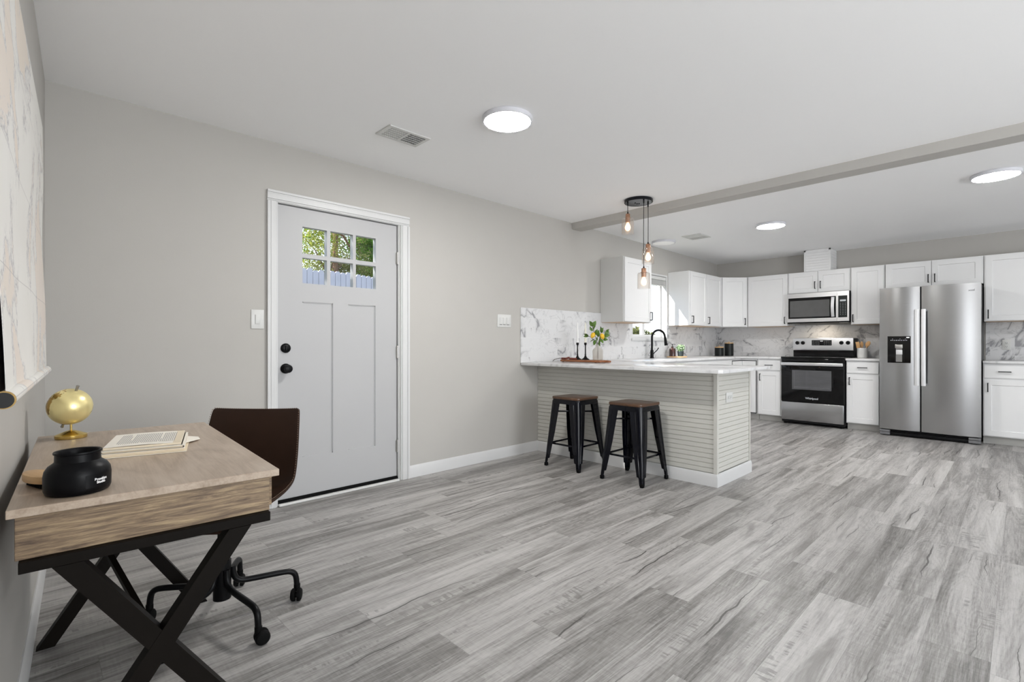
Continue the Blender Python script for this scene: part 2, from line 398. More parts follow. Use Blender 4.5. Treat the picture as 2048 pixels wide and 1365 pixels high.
# ------------------------------------------------------------------ mesh builder
class MB:
    def __init__(s, m=None):
        s.bm = bmesh.new()
        s.M = m.copy() if m is not None else Matrix.Identity(4)
    def merge(s, tmp, mat=None):
        me = bpy.data.meshes.new('tmp')
        bmesh.ops.recalc_face_normals(tmp, faces=tmp.faces)
        tmp.to_mesh(me)
        tmp.free()
        if mat is not None:
            me.transform(mat)
        me.transform(s.M)
        if s.M.determinant() < 0:
            me.flip_normals()
        s.bm.from_mesh(me)
        bpy.data.meshes.remove(me)
        return s
    def raw(s, verts, faces, mat=None):
        t = bmesh.new()
        vs = [t.verts.new(v) for v in verts]
        for f in faces:
            try:
                t.faces.new([vs[i] for i in f])
            except ValueError:
                pass
        return s.merge(t, mat)
    def box(s, a, b, bev=0.0, seg=2, mat=None):
        t = bmesh.new()
        lo = [min(a[i], b[i]) for i in range(3)]
        hi = [max(a[i], b[i]) for i in range(3)]
        bmesh.ops.create_cube(t, size=1)
        for v in t.verts:
            v.co = Vector([(lo[i] + hi[i]) / 2 + v.co[i] * (hi[i] - lo[i]) for i in range(3)])
        if bev:
            bmesh.ops.bevel(t, geom=list(t.edges), offset=bev, segments=seg, affect='EDGES', profile=0.5)
        return s.merge(t, mat)
    def lathe(s, prof, loc=(0, 0, 0), n=32, mat=None, cap=True):
        t = bmesh.new()
        rings = []
        for r, z in prof:
            if r < 1e-6:
                rings.append([t.verts.new((0, 0, z))])
            else:
                rings.append([t.verts.new((r * math.cos(2 * PI * i / n), r * math.sin(2 * PI * i / n), z)) for i in range(n)])
        for a, b in zip(rings, rings[1:]):
            for i in range(n):
                j = (i + 1) % n
                if len(a) == 1 and len(b) == 1:
                    continue
                if len(a) == 1:
                    t.faces.new([a[0], b[j], b[i]])
                elif len(b) == 1:
                    t.faces.new([a[i], a[j], b[0]])
                else:
                    t.faces.new([a[i], a[j], b[j], b[i]])
        if cap:
            for r in (rings[0], rings[-1]):
                if len(r) > 1:
                    t.faces.new(r)
        m = Matrix.Translation(loc)
        return s.merge(t, m @ mat if mat is not None else m)
    def tube(s, pts, r, n=12, radii=None, cap=True):
        pts = [Vector(p) for p in pts]
        t = bmesh.new()
        rings = []
        up = None
        for i, p in enumerate(pts):
            d = (pts[min(i + 1, len(pts) - 1)] - pts[max(i - 1, 0)]).normalized()
            if up is None:
                up = Vector((0, 0, 1)) if abs(d.z) < 0.9 else Vector((1, 0, 0))
            u = (up - d * up.dot(d)).normalized()
            w = d.cross(u)
            up = u
            rr = radii[i] if radii else r
            rings.append([t.verts.new(p + (u * math.cos(2 * PI * k / n) + w * math.sin(2 * PI * k / n)) * rr) for k in range(n)])
        for a, b in zip(rings, rings[1:]):
            for k in range(n):
                t.faces.new([a[k], a[(k + 1) % n], b[(k + 1) % n], b[k]])
        if cap:
            t.faces.new(rings[0])
            t.faces.new(rings[-1])
        return s.merge(t)
    def cyl(s, a, b, r, r2=None, n=20):
        a, b = Vector(a), Vector(b)
        return s.tube([a, b], r, n, radii=[r, r if r2 is None else r2])
    def bar(s, a, b, w, h, nrm=(0, 1, 0), bev=0.0):
        a, b = Vector(a), Vector(b)
        d = (b - a)
        L = d.length
        d.normalize()
        nr = Vector(nrm)
        nr = (nr - d * nr.dot(d)).normalized()
        sd = d.cross(nr)
        m = Matrix((d, sd, nr)).transposed().to_4x4()
        m.translation = a
        return s.box((0, -w / 2, -h / 2), (L, w / 2, h / 2), bev, mat=m)
    def ball(s, c, r, sc=(1, 1, 1), n=24, mat=None):
        t = bmesh.new()
        bmesh.ops.create_uvsphere(t, u_segments=n, v_segments=n // 2, radius=r)
        m = Matrix.Translation(c) @ (mat if mat is not None else Matrix.Identity(4)) @ Matrix.Diagonal((*sc, 1))
        return s.merge(t, m)
    def prism(s, poly, z0, z1, bev=0.0, mat=None):
        t = bmesh.new()
        vs = [t.verts.new((p[0], p[1], z0)) for p in poly]
        f = t.faces.new(vs)
        r = bmesh.ops.extrude_face_region(t, geom=[f])
        for v in r['geom']:
            if isinstance(v, bmesh.types.BMVert):
                v.co.z = z1
        if bev:
            bmesh.ops.bevel(t, geom=list(t.edges), offset=bev, segments=2, affect='EDGES', profile=0.5)
        return s.merge(t, mat)
    def plate(s, xs, zs, holes, y0, y1):
        """flat plate in x/z from y0 to y1 with rectangular holes (cells given by their ranges)"""
        xs = sorted(set(xs)); zs = sorted(set(zs))
        def hole(i, j):
            if i < 0 or j < 0 or i >= len(xs) - 1 or j >= len(zs) - 1:
                return True
            mx, mz = (xs[i] + xs[i + 1]) / 2, (zs[j] + zs[j + 1]) / 2
            return any(h[0] < mx < h[1] and h[2] < mz < h[3] for h in holes)
        V, Fc = [], []
        def q(*p):
            b = len(V)
            V.extend(p)
            Fc.append((b, b + 1, b + 2, b + 3))
        for i in range(len(xs) - 1):
            for j in range(len(zs) - 1):
                if hole(i, j):
                    continue
                a, b, c, d = xs[i], xs[i + 1], zs[j], zs[j + 1]
                q((a, y0, c), (b, y0, c), (b, y0, d), (a, y0, d))
                q((a, y1, c), (a, y1, d), (b, y1, d), (b, y1, c))
                if hole(i - 1, j): q((a, y0, c), (a, y0, d), (a, y1, d), (a, y1, c))
                if hole(i + 1, j): q((b, y0, c), (b, y1, c), (b, y1, d), (b, y0, d))
                if hole(i, j - 1): q((a, y0, c), (a, y1, c), (b, y1, c), (b, y0, c))
                if hole(i, j + 1): q((a, y0, d), (b, y0, d), (b, y1, d), (a, y1, d))
        t = bmesh.new()
        vs = [t.verts.new(v) for v in V]
        for f in Fc:
            t.faces.new([vs[i] for i in f])
        bmesh.ops.remove_doubles(t, verts=t.verts, dist=1e-5)
        return s.merge(t)
    def shaker(s, u0, u1, v0, v1, n0=0.0, th=0.02, rail=0.057, rec=0.007, flat=False):
        """door/drawer front; local axes x=u, y=outward, z=v"""
        if flat:
            return s.box((u0, n0, v0), (u1, n0 + th, v1), 0.0015, 1)
        n1 = n0 + th
        i0, i1, j0, j1 = u0 + rail, u1 - rail, v0 + rail, v1 - rail
        e = 0.004
        o = [(u0, n0, v0), (u1, n0, v0), (u1, n0, v1), (u0, n0, v1)]
        f = [(u0, n1, v0), (u1, n1, v0), (u1, n1, v1), (u0, n1, v1)]
        a = [(i0, n1, j0), (i1, n1, j0), (i1, n1, j1), (i0, n1, j1)]
        b = [(i0 + e, n1 - rec, j0 + e), (i1 - e, n1 - rec, j0 + e), (i1 - e, n1 - rec, j1 - e), (i0 + e, n1 - rec, j1 - e)]
        V = o + f + a + b
        Fc = [(0, 1, 2, 3), (12, 13, 14, 15)]
        for k in range(4):
            l = (k + 1) % 4
            Fc += [(k, l, 4 + l, 4 + k), (4 + k, 4 + l, 8 + l, 8 + k), (8 + k, 8 + l, 12 + l, 12 + k)]
        return s.raw(V, Fc)
    def build(s, name, mat, parent=None, world=True, smooth=35, sub=0):
        me = bpy.data.meshes.new(name)
        s.bm.to_mesh(me)
        s.bm.free()
        if parent is not None and world:
            me.transform(WM[root_of(parent)].inverted())
        for p in me.polygons:
            p.use_smooth = True
        me.set_sharp_from_angle(angle=math.radians(smooth))
        me.materials.append(mat)
        o = bpy.data.objects.new(name, me)
        COL.objects.link(o)
        if parent is not None:
            o.parent = parent
        if sub:
            md = o.modifiers.new('smooth', 'SUBSURF')
            md.levels = md.render_levels = sub
        return o

WM = {}
def root_of(o):
    while o.parent is not None:
        o = o.parent
    return o.name
def tag(o, label, cat, group=None):
    o['label'] = label
    o['category'] = cat
    if group:
        o['group'] = group
    return o
def thing(name, label, cat, loc=(0, 0, 0), rz=0.0, group=None):
    o = bpy.data.objects.new(name, None)
    o.empty_display_size = 0.05
    COL.objects.link(o)
    o.location = loc
    o.rotation_euler = (0, 0, rz)
    WM[o.name] = Matrix.Translation(loc) @ Matrix.Rotation(rz, 4, 'Z')
    return tag(o, label, cat, group)
def solo(name, mb, mat, label, cat, loc, group=None, smooth=35):
    """a thing that is one mesh, origin at its base"""
    o = mb.build(name, mat, smooth=smooth)
    o.data.transform(Matrix.Translation(loc).inverted())
    o.location = loc
    return tag(o, label, cat, group)
def struct(name, mb, mat, parent=None, smooth=35):
    o = mb.build(name, mat, parent, world=False, smooth=smooth)
    if parent is None:
        o['kind'] = 'structure'
        WM[o.name] = Matrix.Identity(4)
    return o
def dup(root, loc, rz, label, group=None):
    def rec(o, par):
        c = o.copy()
        COL.objects.link(c)
        c.parent = par
        for ch in list(o.children):
            rec(ch, c)
        return c
    r = rec(root, None)
    r.location = loc
    r.rotation_euler = (0, 0, rz)
    r['label'] = label
    if group:
        r['group'] = group
    WM[r.name] = Matrix.Translation(loc) @ Matrix.Rotation(rz, 4, 'Z')
    return r
def text(name, body, size, mat, parent, m, extr=0.0004, bold=0.0):
    """lettering turned into a mesh; m places it in the world (text x right, y up, z outward)"""
    cu = bpy.data.curves.new('t', 'FONT')
    cu.body = body
    cu.size = size
    cu.extrude = extr
    cu.offset = bold
    cu.align_x = 'CENTER'
    cu.align_y = 'CENTER'
    to = bpy.data.objects.new('t', cu)
    COL.objects.link(to)
    dg = bpy.context.evaluated_depsgraph_get()
    me = bpy.data.meshes.new_from_object(to.evaluated_get(dg))
    bpy.data.objects.remove(to)
    me.transform(m)
    me.transform(WM[root_of(parent)].inverted())
    me.materials.clear()
    me.materials.append(mat)
    o = bpy.data.objects.new(name, me)
    COL.objects.link(o)
    o.parent = parent
    return o
def basis(origin, u, n):
    """matrix whose local x = u, y = n (outward), z = up"""
    u, n = Vector(u).normalized(), Vector(n).normalized()
    m = Matrix((u, n, Vector((0, 0, 1)))).transposed().to_4x4()
    m.translation = origin
    return m

# ------------------------------------------------------------------ the setting
XC, YS = 8.0, -7.6           # far kitchen wall, wall behind the camera
WK = 0.057                   # the left wall leans a little out of square
def zc1(x): return 2.44 - 0.0028 * x
def zc2(x): return 2.428 - 0.0115 * (x - 4.3)
b = MB(); b.box((-0.6, YS - 0.2, -0.06), (XC + 0.2, 0.14, 0)); struct('floor', b, M['floor'])
b = MB()
def slab(b, x0, x1, f):
    b.raw([(x0, YS - .2, f(x0)), (x1, YS - .2, f(x1)), (x1, .14, f(x1)), (x0, .14, f(x0)),
           (x0, YS - .2, 2.62), (x1, YS - .2, 2.62), (x1, .14, 2.62), (x0, .14, 2.62)],
          [(0, 1, 2, 3), (4, 5, 6, 7), (0, 1, 5, 4), (1, 2, 6, 5), (2, 3, 7, 6), (3, 0, 4, 7)])
slab(b, -0.6, 4.32, zc1); struct('ceiling', b, M['ceiling'])
b = MB(); slab(b, 4.32, XC + .2, zc2); struct('ceiling', b, M['ceiling'])
b = MB(); b.box((4.243, YS, 2.358), (4.405, 0, 2.46), 0.004, 1); struct('trim_1', b, M['wall'])   # the dropped beam

D0, D1, DT = 1.132, 2.059, 2.042          # door opening
K0, K1, KB, KT = 5.45, 6.36, 1.16, 2.045  # kitchen window opening
b = MB()
b.plate([-0.5, D0, D1, K0, K1, XC + .2], [0, DT, KB, KT, 2.6], [(D0, D1, -1, DT), (K0, K1, KB, KT)], 0, 0.14)
struct('wall_north', b, M['wall'])
WM_ = Matrix(((WK, -1, 0, 0), (1, WK, 0, 0), (0, 0, 1, 0), (0, 0, 0, 1)))       # local x runs along the left wall, local y into it
b = MB(WM_)
b.plate([YS, -4.62, -3.74, 0.1], [0, .15, 2.25, 2.6], [(-4.62, -3.74, .15, 2.25)], 0, .12)
struct('wall_west', b, M['wall'])
b = MB(WM_)
b.plate([-4.62, -4.58, -3.78, -3.74], [.15, .19, 2.21, 2.25], [(-4.58, -3.78, .19, 2.21)], .02, .07)
struct('window_4', b, M['trim'])
b = MB(); b.box((XC, YS, 0), (XC + .14, 0.0, 2.6)); struct('wall_east', b, M['wall'])
b = MB()
b.plate([-0.6, 0.6, 3.2, 4.6, 7.2, XC + .2], [0, 0.25, 2.35, 2.6], [(0.6, 3.2, .25, 2.35), (4.6, 7.2, .25, 2.35)], YS - .14, YS)
struct('wall_south', b, M['wall'])
for k, x0 in ((2, 0.6), (3, 4.6)):
    b = MB(); b.plate([x0, x0 + .06, x0 + 1.27, x0 + 1.33, x0 + 2.54, x0 + 2.6], [.25, .31, 2.29, 2.35],
                      [(x0 + .06, x0 + 1.27, .31, 2.29), (x0 + 1.33, x0 + 2.54, .31, 2.29)], YS - .1, YS - .04)
    struct('window_%d' % k, b, M['trim'])

# baseboards: moulded profile
def baseboard(name, p0, p1, nrm, h=0.098, t=0.014):
    p0, p1, nr = Vector(p0), Vector(p1), Vector(nrm)
    prof = [(0, 0), (t, 0), (t, h * .78), (t * .75, h * .86), (t * .62, h * .94), (t * .3, h), (0, h)]
    b = MB()
    V = [tuple(p + nr * a + Vector((0, 0, z))) for p in (p0, p1) for a, z in prof]
    n = len(prof)
    b.raw(V, [tuple(range(n)), tuple(range(n, 2 * n))] + [(i, (i + 1) % n, n + (i + 1) % n, n + i) for i in range(n)])
    return struct(name, b, M['trim'], smooth=30)
baseboard('baseboard_north', (2.150, 0, 0), (3.70, 0, 0), (0, -1, 0))
baseboard('baseboard_north', (0, 0, 0), (1.066, 0, 0), (0, -1, 0))
wn_ = Vector((1, -WK, 0)).normalized()
baseboard('baseboard_west', (0, 0, 0), (WK * YS, YS, 0), wn_)

# front door: casing, jamb, threshold, slab
b = MB()
b.plate([D0 - .006, D0 + .003, D1 - .003, D1 + .006], [0, DT - .003, DT + .006], [(D0 + .003, D1 - .003, -1, DT - .003)], -0.004, 0.139)
b.plate([D0 + .002, D0 + .014, D1 - .014, D1 - .002], [0, DT - .014, DT - .002], [(D0 + .014, D1 - .014, -1, DT - .014)], 0.064, 0.138)
def casing_leg(x0, x1, z0, z1, horiz=False):
    w = (z1 - z0) if horiz else (x1 - x0)
    for f0, f1, d in ((0, .22, .022), (.22, .34, .017), (.34, .80, .019), (.80, .92, .014), (.92, 1, .011)):
        if horiz:
            b.box((x0, 0, z1 - w * f1), (x1, -d, z1 - w * f0), .0015, 1)
        elif x0 < 1.5:
            b.box((x0 + w * f0, 0, z0), (x0 + w * f1, -d, z1), .0015, 1)
        else:
            b.box((x1 - w * f1, 0, z0), (x1 - w * f0, -d, z1), .0015, 1)
casing_leg(1.066, 1.130, 0, 2.0395)
casing_leg(2.070, 2.151, 0, 2.0395)
casing_leg(1.066, 2.151, 2.040, 2.114, True)
struct('trim_2', b, M['trim'])
b = MB(); b.box((1.136, -0.03, 0), (2.055, 0.138, 0.016), .004, 1); struct('trim_3', b, M['plastic'])  # threshold

gx = [(1.307, 1.481), (1.507, 1.680), (1.704, 1.869)]
gz = [(1.515, 1.692), (1.722, 1.908)]
px_ = [(1.307, 1.526), (1.644, 1.865)]
pz_ = (0.301, 1.385)
SX0, SX1 = 1.137, 2.051
b = MB()
xs = [SX0, SX1] + [v for g in gx + px_ for v in g]
zs = [0.034, 2.034] + [v for g in gz for v in g] + list(pz_)
holes = [(a[0], a[1], c[0], c[1]) for a in gx for c in gz] + [(a[0], a[1], pz_[0], pz_[1]) for a in px_]
b.plate(xs, zs, holes, 0.018, 0.062)
for a in px_:
    b.box((a[0] - .01, .027, pz_[0] - .01), (a[1] + .01, .055, pz_[1] + .01))
    for (u0, u1, v0, v1) in ((a[0], a[1], pz_[1] - .006, pz_[1]), (a[0], a[1], pz_[0], pz_[0] + .006), (a[0], a[0] + .006, pz_[0], pz_[1]), (a[1] - .006, a[1], pz_[0], pz_[1])):
        b.box((u0, .0225, v0), (u1, .05, v1))
door = struct('door_1', b, M['door'], smooth=20)
for a in gx:
    for c in gz:
        b = MB(); b.box((a[0] - .004, .046, c[0] - .004), (a[1] + .004, .050, c[1] + .004)); struct('glass_pane', b, M['pane'], door)
b = MB(); b.box((SX0, .006, .016), (SX1, .07, .036)); b.box((SX0, -.002, .016), (SX1, .01, .03)); struct('door_sweep', b, M['rubber'], door)
def yrot(): return Matrix.Rotation(PI / 2, 4, 'X')       # lathe axis -> -y
b = MB(); b.lathe([(0, 0), (.033, 0), (.033, .006), (.029, .012), (.024, .016), (.010, .018), (0, .018)], (1.193, .018, 1.062), 28, yrot())
b.box((1.184, -.012, 1.048), (1.202, .004, 1.078), .004); struct('deadbolt', b, M['black'], door)
b = MB(); b.lathe([(0, 0), (.034, 0), (.034, .006), (.028, .012), (.012, .014), (.011, .032), (.020, .036), (.027, .045), (.028, .055), (.024, .063), (.012, .067), (0, .067)], (1.193, .018, .923), 32, yrot())
struct('knob', b, M['black'], door)
for z in (1.775, 1.024, .273):
    b = MB(); b.cyl((2.054, .008, z - .045), (2.054, .008, z + .045), .0075); b.box((2.042, .0135, z - .043), (2.0535, .0175, z + .043)); b.ball((2.054, .008, z + .047), .006); b.ball((2.054, .008, z - .047), .006)
    struct('hinge', b, M['nickel'], door)

# kitchen window (slider) with raised blind
b = MB()
b.plate([K0, K0 + .022, K1 - .022, K1], [KB, KB + .022, KT - .022, KT], [(K0 + .022, K1 - .022, KB + .022, KT - .022)], -.002, .138)   # drywall return / liner
f0, f1, fz0, fz1 = K0 + .022, K1 - .022, KB + .022, KT - .022
b.plate([f0, f0 + .03, 5.84, 5.90, f1 - .03, f1], [fz0, fz0 + .035, fz1 - .035, fz1], [(f0 + .03, 5.84, fz0 + .035, fz1 - .035), (5.90, f1 - .03, fz0 + .035, fz1 - .035)], .085, .125)
win = struct('window_1', b, M['trim'])
b = MB(); b.box((f0 + .03, .104, fz0 + .03), (5.845, .107, fz1 - .03)); struct('glass_pane', b, M['pane'], win)
b = MB(); b.box((5.895, .104, fz0 + .03), (f1 - .03, .107, fz1 - .03)); struct('glass_pane', b, M['pane'], win)
b = MB(); b.box((K0 - .03, -.028, KB - .03), (K1 + .03, .02, KB), .004); struct('window_sill', b, M['trim'], win)
b = MB(); b.box((f0, .012, fz1 - .05), (f1, .06, fz1 - .004), .003)
for i in range(9):
    b.box((f0 + .01, .012, fz1 - .062 - i * .0065), (f1 - .01, .060, fz1 - .0585 - i * .0065))
b.box((f0 + .01, .016, fz1 - .128), (f1 - .01, .056, fz1 - .118), .002)
blind = solo('window_blind', b, M['plastic'], 'white slatted blind drawn up at the top of the kitchen window', 'blind', (5.9, .03, fz1 - .13))
b = MB(); b.tube([(f1 - .06, .012, fz1 - .05), (f1 - .06, .010, 1.50)], .0022, 8); b.lathe([(0, 0), (.007, .004), (.005, .03), (0, .034)], (f1 - .06, .010, 1.47), 12)
c = b.build('pull_cord', M['plastic'], None); c.data.transform(Matrix.Translation((-5.9, -.03, -(fz1 - .13)))); c.parent = blind

# marble backsplash
b = MB()
T = .010
b.box((3.437, -T, .905), (4.80, 0, 1.453), .001, 1)
b.box((4.80, -T, .905), (5.45, 0, 1.36))
b.box((5.45, -T, .905), (6.36, 0, 1.13))
b.box((6.36, -T, .905), (8.0, 0, 1.36))
b.box((8.0 - T, -2.262, .85), (8.0, -T, 1.36))
b.box((8.0 - T, -4.1, .905), (8.0, -3.172, 1.36))
struct('trim_4', b, M['marble'])

# outside: lawn, fence, trees, hedge
b = MB(); b.box((-30, .14, -.3), (40, 40, -.08)); struct('ground', b, M['lawn'])
fen = thing('fence', 'pale lavender picket fence seen through the door window', 'fence', (3, 3, -.1))
b = MB()
b.box((-1.5, 3.03, .25), (8.2, 3.07, .34)); b.box((-1.5, 3.03, 1.55), (8.2, 3.07, 1.64))
b.build('rail', M['fence'], fen)
b = MB()
x = -1.5
k = 0
while x < 8.2:
    dz = random.uniform(-.02, .02)
    top = 2.06 + dz - .030 * (x - 3)
    w = .070
    b.raw([(x, 3.0, -.1), (x + w, 3.0, -.1), (x + w, 3.0, top - .022), (x + w - .016, 3.0, top), (x + .016, 3.0, top), (x, 3.0, top - .022),
           (x, 3.025, -.1), (x + w, 3.025, -.1), (x + w, 3.025, top - .022), (x + w - .016, 3.025, top), (x + .016, 3.025, top), (x, 3.025, top - .022)],
          [(0, 1, 2, 3, 4, 5), (6, 7, 8, 9, 10, 11)] + [(i, (i + 1) % 6, 6 + (i + 1) % 6, 6 + i) for i in range(6)])
    x += .076
b.build('boards', M['fence'], fen)

def leaves(b, cx, cy, cz, rx, ry, rz, n, size, rnd):
    V, Fc = [], []
    for i in range(n):
        d = Vector((rnd.gauss(0, 1), rnd.gauss(0, 1), rnd.gauss(0, 1))).normalized() * (rnd.random() ** .45)
        p = Vector((cx + d.x * rx, cy + d.y * ry, cz + d.z * rz))
        u = Vector((rnd.gauss(0, 1), rnd.gauss(0, 1), rnd.gauss(0, 1))).normalized()
        w = u.cross(Vector((rnd.gauss(0, 1), rnd.gauss(0, 1), rnd.gauss(0, 1)))).normalized()
        s_ = size * rnd.uniform(.6, 1.3)
        k = len(V)
        V += [tuple(p - u * s_), tuple(p + w * s_ * .45), tuple(p + u * s_), tuple(p - w * s_ * .45)]
        Fc.append((k, k + 1, k + 2, k + 3))
    me = bpy.data.meshes.new('l')
    me.from_pydata(V, [], Fc)
    b.bm.from_mesh(me)
    bpy.data.meshes.remove(me)
def tree(label, x, y, th, tr, blobs, mat, seed, lean=0.0, branches=()):
    rnd = random.Random(seed)
    t = thing('tree', label, 'tree', (x, y, -.1), group=None)
    b = MB()
    b.tube([(x, y, -.1), (x + lean * .4, y, th * .5), (x + lean, y, th)], tr, 10, radii=[tr * 1.3, tr, tr * .6])
    for p in branches:
        b.tube(p, .05, 8, radii=[tr * .5] + [tr * .35] * (len(p) - 2) + [tr * .15])
    b.build('trunk', M['bark'], t)
    b = MB()
    for (bx, by, bz, rx, ry, rz, n, sz) in blobs:
        leaves(b, bx, by, bz, rx, ry, rz, n, sz, rnd)
    b.build('foliage', M[mat], t)
def tdir(px, y, z):        # the spot at depth y seen through the front door's window at (px, z)
    k = (y + 3.477) / 3.477
    return (-.052 + (px + .052) * k, y, 1.092 + (z - 1.092) * k)
x_, y_, _ = tdir(1.43, 5.0, 1.7)
tree('sparse yellow-green tree beyond the fence, in the left panes of the door window', x_ + .12, y_, 3.4, .03,
     [(*tdir(1.40, 5.0, 1.80), .45, .4, .42, 2300, .022), (*tdir(1.36, 5.1, 1.62), .4, .35, .22, 1000, .02), (*tdir(1.45, 5.0, 1.98), .5, .4, .3, 1100, .024)], 'tree_yellow', 3,
     branches=[[(x_ + .1, 5.0, 2.1), (x_ + .22, 5.0, 2.55), (x_ + .3, 5.0, 3.0)], [(x_ + .12, 5.0, 2.3), (x_ - .1, 5.0, 2.7), (x_ - .3, 5.0, 2.9)]])
x_, y_, _ = tdir(1.525, 7.0, 1.7)
tree('thick brown-trunked tree beyond the fence, in the middle panes of the door window', x_, y_, 4.6, .075,
     [(*tdir(1.64, 7.2, 1.74), .55, .4, .38, 1200, .028), (*tdir(1.64, 7.2, 1.95), .7, .4, .4, 1500, .028), (*tdir(1.60, 7.2, 1.65), .75, .3, .22, 2200, .028)], 'tree_dark', 5, .05,
     branches=[[(x_, y_, 3.6), tdir(1.60, 7.0, 1.88), tdir(1.655, 7.0, 1.80), tdir(1.68, 7.0, 1.70), tdir(1.685, 7.0, 1.45)], [(x_, y_, 2.6), tdir(1.58, 7.0, 1.68), tdir(1.64, 7.0, 1.72), tdir(1.70, 7.0, 1.70)]])
x_, y_, _ = tdir(1.83, 9.3, 1.7)
tree('dense bright green tree beyond the fence, in the right panes of the door window', x_, y_, 4.6, .10,
     [(*tdir(1.79, 9.3, 1.84), .55, .6, .50, 6500, .034), (*tdir(1.79, 9.3, 1.66), .6, .5, .3, 2200, .032), (*tdir(1.80, 9.3, 2.05), .7, .6, .4, 1000, .035), (*tdir(1.25, 9.3, 1.95), 3.6, .7, 1.5, 5200, .05)], 'tree_green', 9)
# unseen tree, added so its crown filters the sun through the door panes
tree('unseen tall thin-leaved tree added left of the front door to filter the sun', -5.2, 3.6, 7.6, .16,
     [(-5.1, 3.3, 6.1, 1.0, 1.0, 1.3, 950, .09)], 'tree_green', 12)
b = MB()
rnd = random.Random(4)
leaves(b, 11.3, 4.0, .72, 2.4, .5, .86, 9000, .075, rnd)
solo('hedge', b, M['tree_dark'], 'olive-green hedge glimpsed low through the kitchen window', 'hedge', (11.3, 4.0, -.1))

# ------------------------------------------------------------------ ceiling and wall fittings
def ceiling_light(x, y, zc, label, lit='lamp', r=.148):
    t = thing('ceiling_light', label, 'ceiling light', (x, y, zc - .001), group='flat round ceiling lights')
    b = MB(); b.lathe([(.0, 0), (r, 0), (r, -.022), (r - .003, -.026), (r - .010, -.026), (r - .010, -.012), (0, -.012)], (x, y, zc - .001), 56, cap=False)
    b.build('rim', M['diffring'], t)
    b = MB(); b.lathe([(0, -.014), (r - .012, -.014), (r - .012, -.025), (r - .02, -.0275), (0, -.029)], (x, y, zc - .001), 56, cap=False)
    b.build('diffuser', M[lit], t)
ceiling_light(1.98, -1.345, zc1(1.98), 'round ceiling light of the living area, nearest the air vent')
ceiling_light(5.33, -3.33, zc2(5.33), 'round ceiling light at the right edge, beyond the beam', lit='lampk')
ceiling_light(5.80, -1.54, zc2(5.80), 'round ceiling light in the middle of the kitchen ceiling', lit='lampk')
ceiling_light(5.80, -.25, zc2(5.80), 'dim round grey-rimmed ceiling light above the kitchen window', lit='lamplow')

def vent(x0, x1, y0, y1, z, label, two=True):
    t = thing('air_vent', label, 'air vent', ((x0 + x1) / 2, (y0 + y1) / 2, z - .001), group='ceiling air vents')
    m = .022
    b = MB(); 
    xm = (x0 + x1) / 2
    P = Matrix(((1, 0, 0, 0), (0, 0, 1, 0), (0, 1, 0, z), (0, 0, 0, 1)))
    b.M = P
    b.plate([x0, x0 + m, xm - .008, xm + .008, x1 - m, x1], [y0, y0 + m, y1 - m, y1], [(x0 + m, xm - .008, y0 + m, y1 - m), (xm + .008, x1 - m, y0 + m, y1 - m)], -.009, -.001)
    b.build('frame', M['plastic'], t)
    b = MB()
    n = 8
    for (a, c, ang) in ((x0 + m, xm - .008, .7), (xm + .008, x1 - m, -.7)):
        for i in range(n):
            xx = a + (c - a) * (i + .5) / n
            mt = Matrix.Translation((xx, (y0 + y1) / 2, z - .005)) @ Matrix.Rotation(ang, 4, 'Y')
            b.box((-.006, -(y1 - y0) / 2 + m, -.0006), (.006, (y1 - y0) / 2 - m, .0006), mat=mt)
        for j in range(1, 5):
            yy = y0 + m + (y1 - y0 - 2 * m) * j / 5
            b.box((a, yy - .001, z - .008), (c, yy + .001, z - .003))
    b.build('louvres', M['plastic'], t)
    b = MB(); b.box((x0 + m * .8, y0 + m * .8, z - .0022), (x1 - m * .8, y1 - m * .8, z - .0008)); b.build('duct', M['ventgrey'], t)
vent(1.525, 1.822, -.785, -.605, zc1(1.67), 'white ceiling vent left of the living area ceiling light')
vent(5.68, 5.96, -.80, -.56, zc2(5.9) + .003, 'small white ceiling vent in the kitchen ceiling')

def plate_thing(name, label, cat, m, w, h, kind):
    """switch / socket plate; m: local x across, y outward, z up, origin at the centre"""
    t = thing(name, label, cat, m.translation)
    b = MB(m); b.box((-w / 2, 0, -h / 2), (w / 2, .006, h / 2), .002, 2); b.build('cover_plate', M['plastic'], t)
    if kind == 'rocker1':
        b = MB(m); b.box((-.017, .006, -.033), (.017, .0075, .033), .0005, 1); b.box((-.015, .0075, -.030), (.015, .011, .030), .002); b.build('rocker', M['plastic'], t)
    if kind == 'rocker3':
        for u in (-.046, 0, .046):
            b = MB(m); b.box((u - .016, .006, -.034), (u + .016, .010, .031), .001)
            b.box((u - .0165, .0062, -.037), (u + .0165, .0066, -.033)); b.build('rocker', M['plastic'], t)
            b = MB(m); b.box((u - .016, .0058, -.039), (u + .016, .0072, -.035)); b.build('shadow_gap', M['slot'], t)
    if kind == 'socket':
        for v in (.020, -.020):
            b = MB(m); b.box((-.016, .006, v - .014), (.016, .0075, v + .014), .003); s_ = b.build('receptacle', M['plastic'], t)
            b = MB(m)
            for u in (-.006, .006):
                b.box((u - .0012, .0074, v - .003), (u + .0012, .0078, v + .006))
            b.box((-.002, .0074, v - .009), (.002, .0078, v - .005)); b.build('slots', M['slot'], s_)
    return t
plate_thing('light_switch', 'white single rocker light switch left of the front door', 'light switch', basis((1.009, 0, 1.252), (1, 0, 0), (0, -1, 0)), .078, .124, 'rocker1')
plate_thing('light_switch', 'wide white three-rocker light switch left of the backsplash', 'light switch', basis((3.215, 0, 1.312), (1, 0, 0), (0, -1, 0)), .178, .122, 'rocker3')

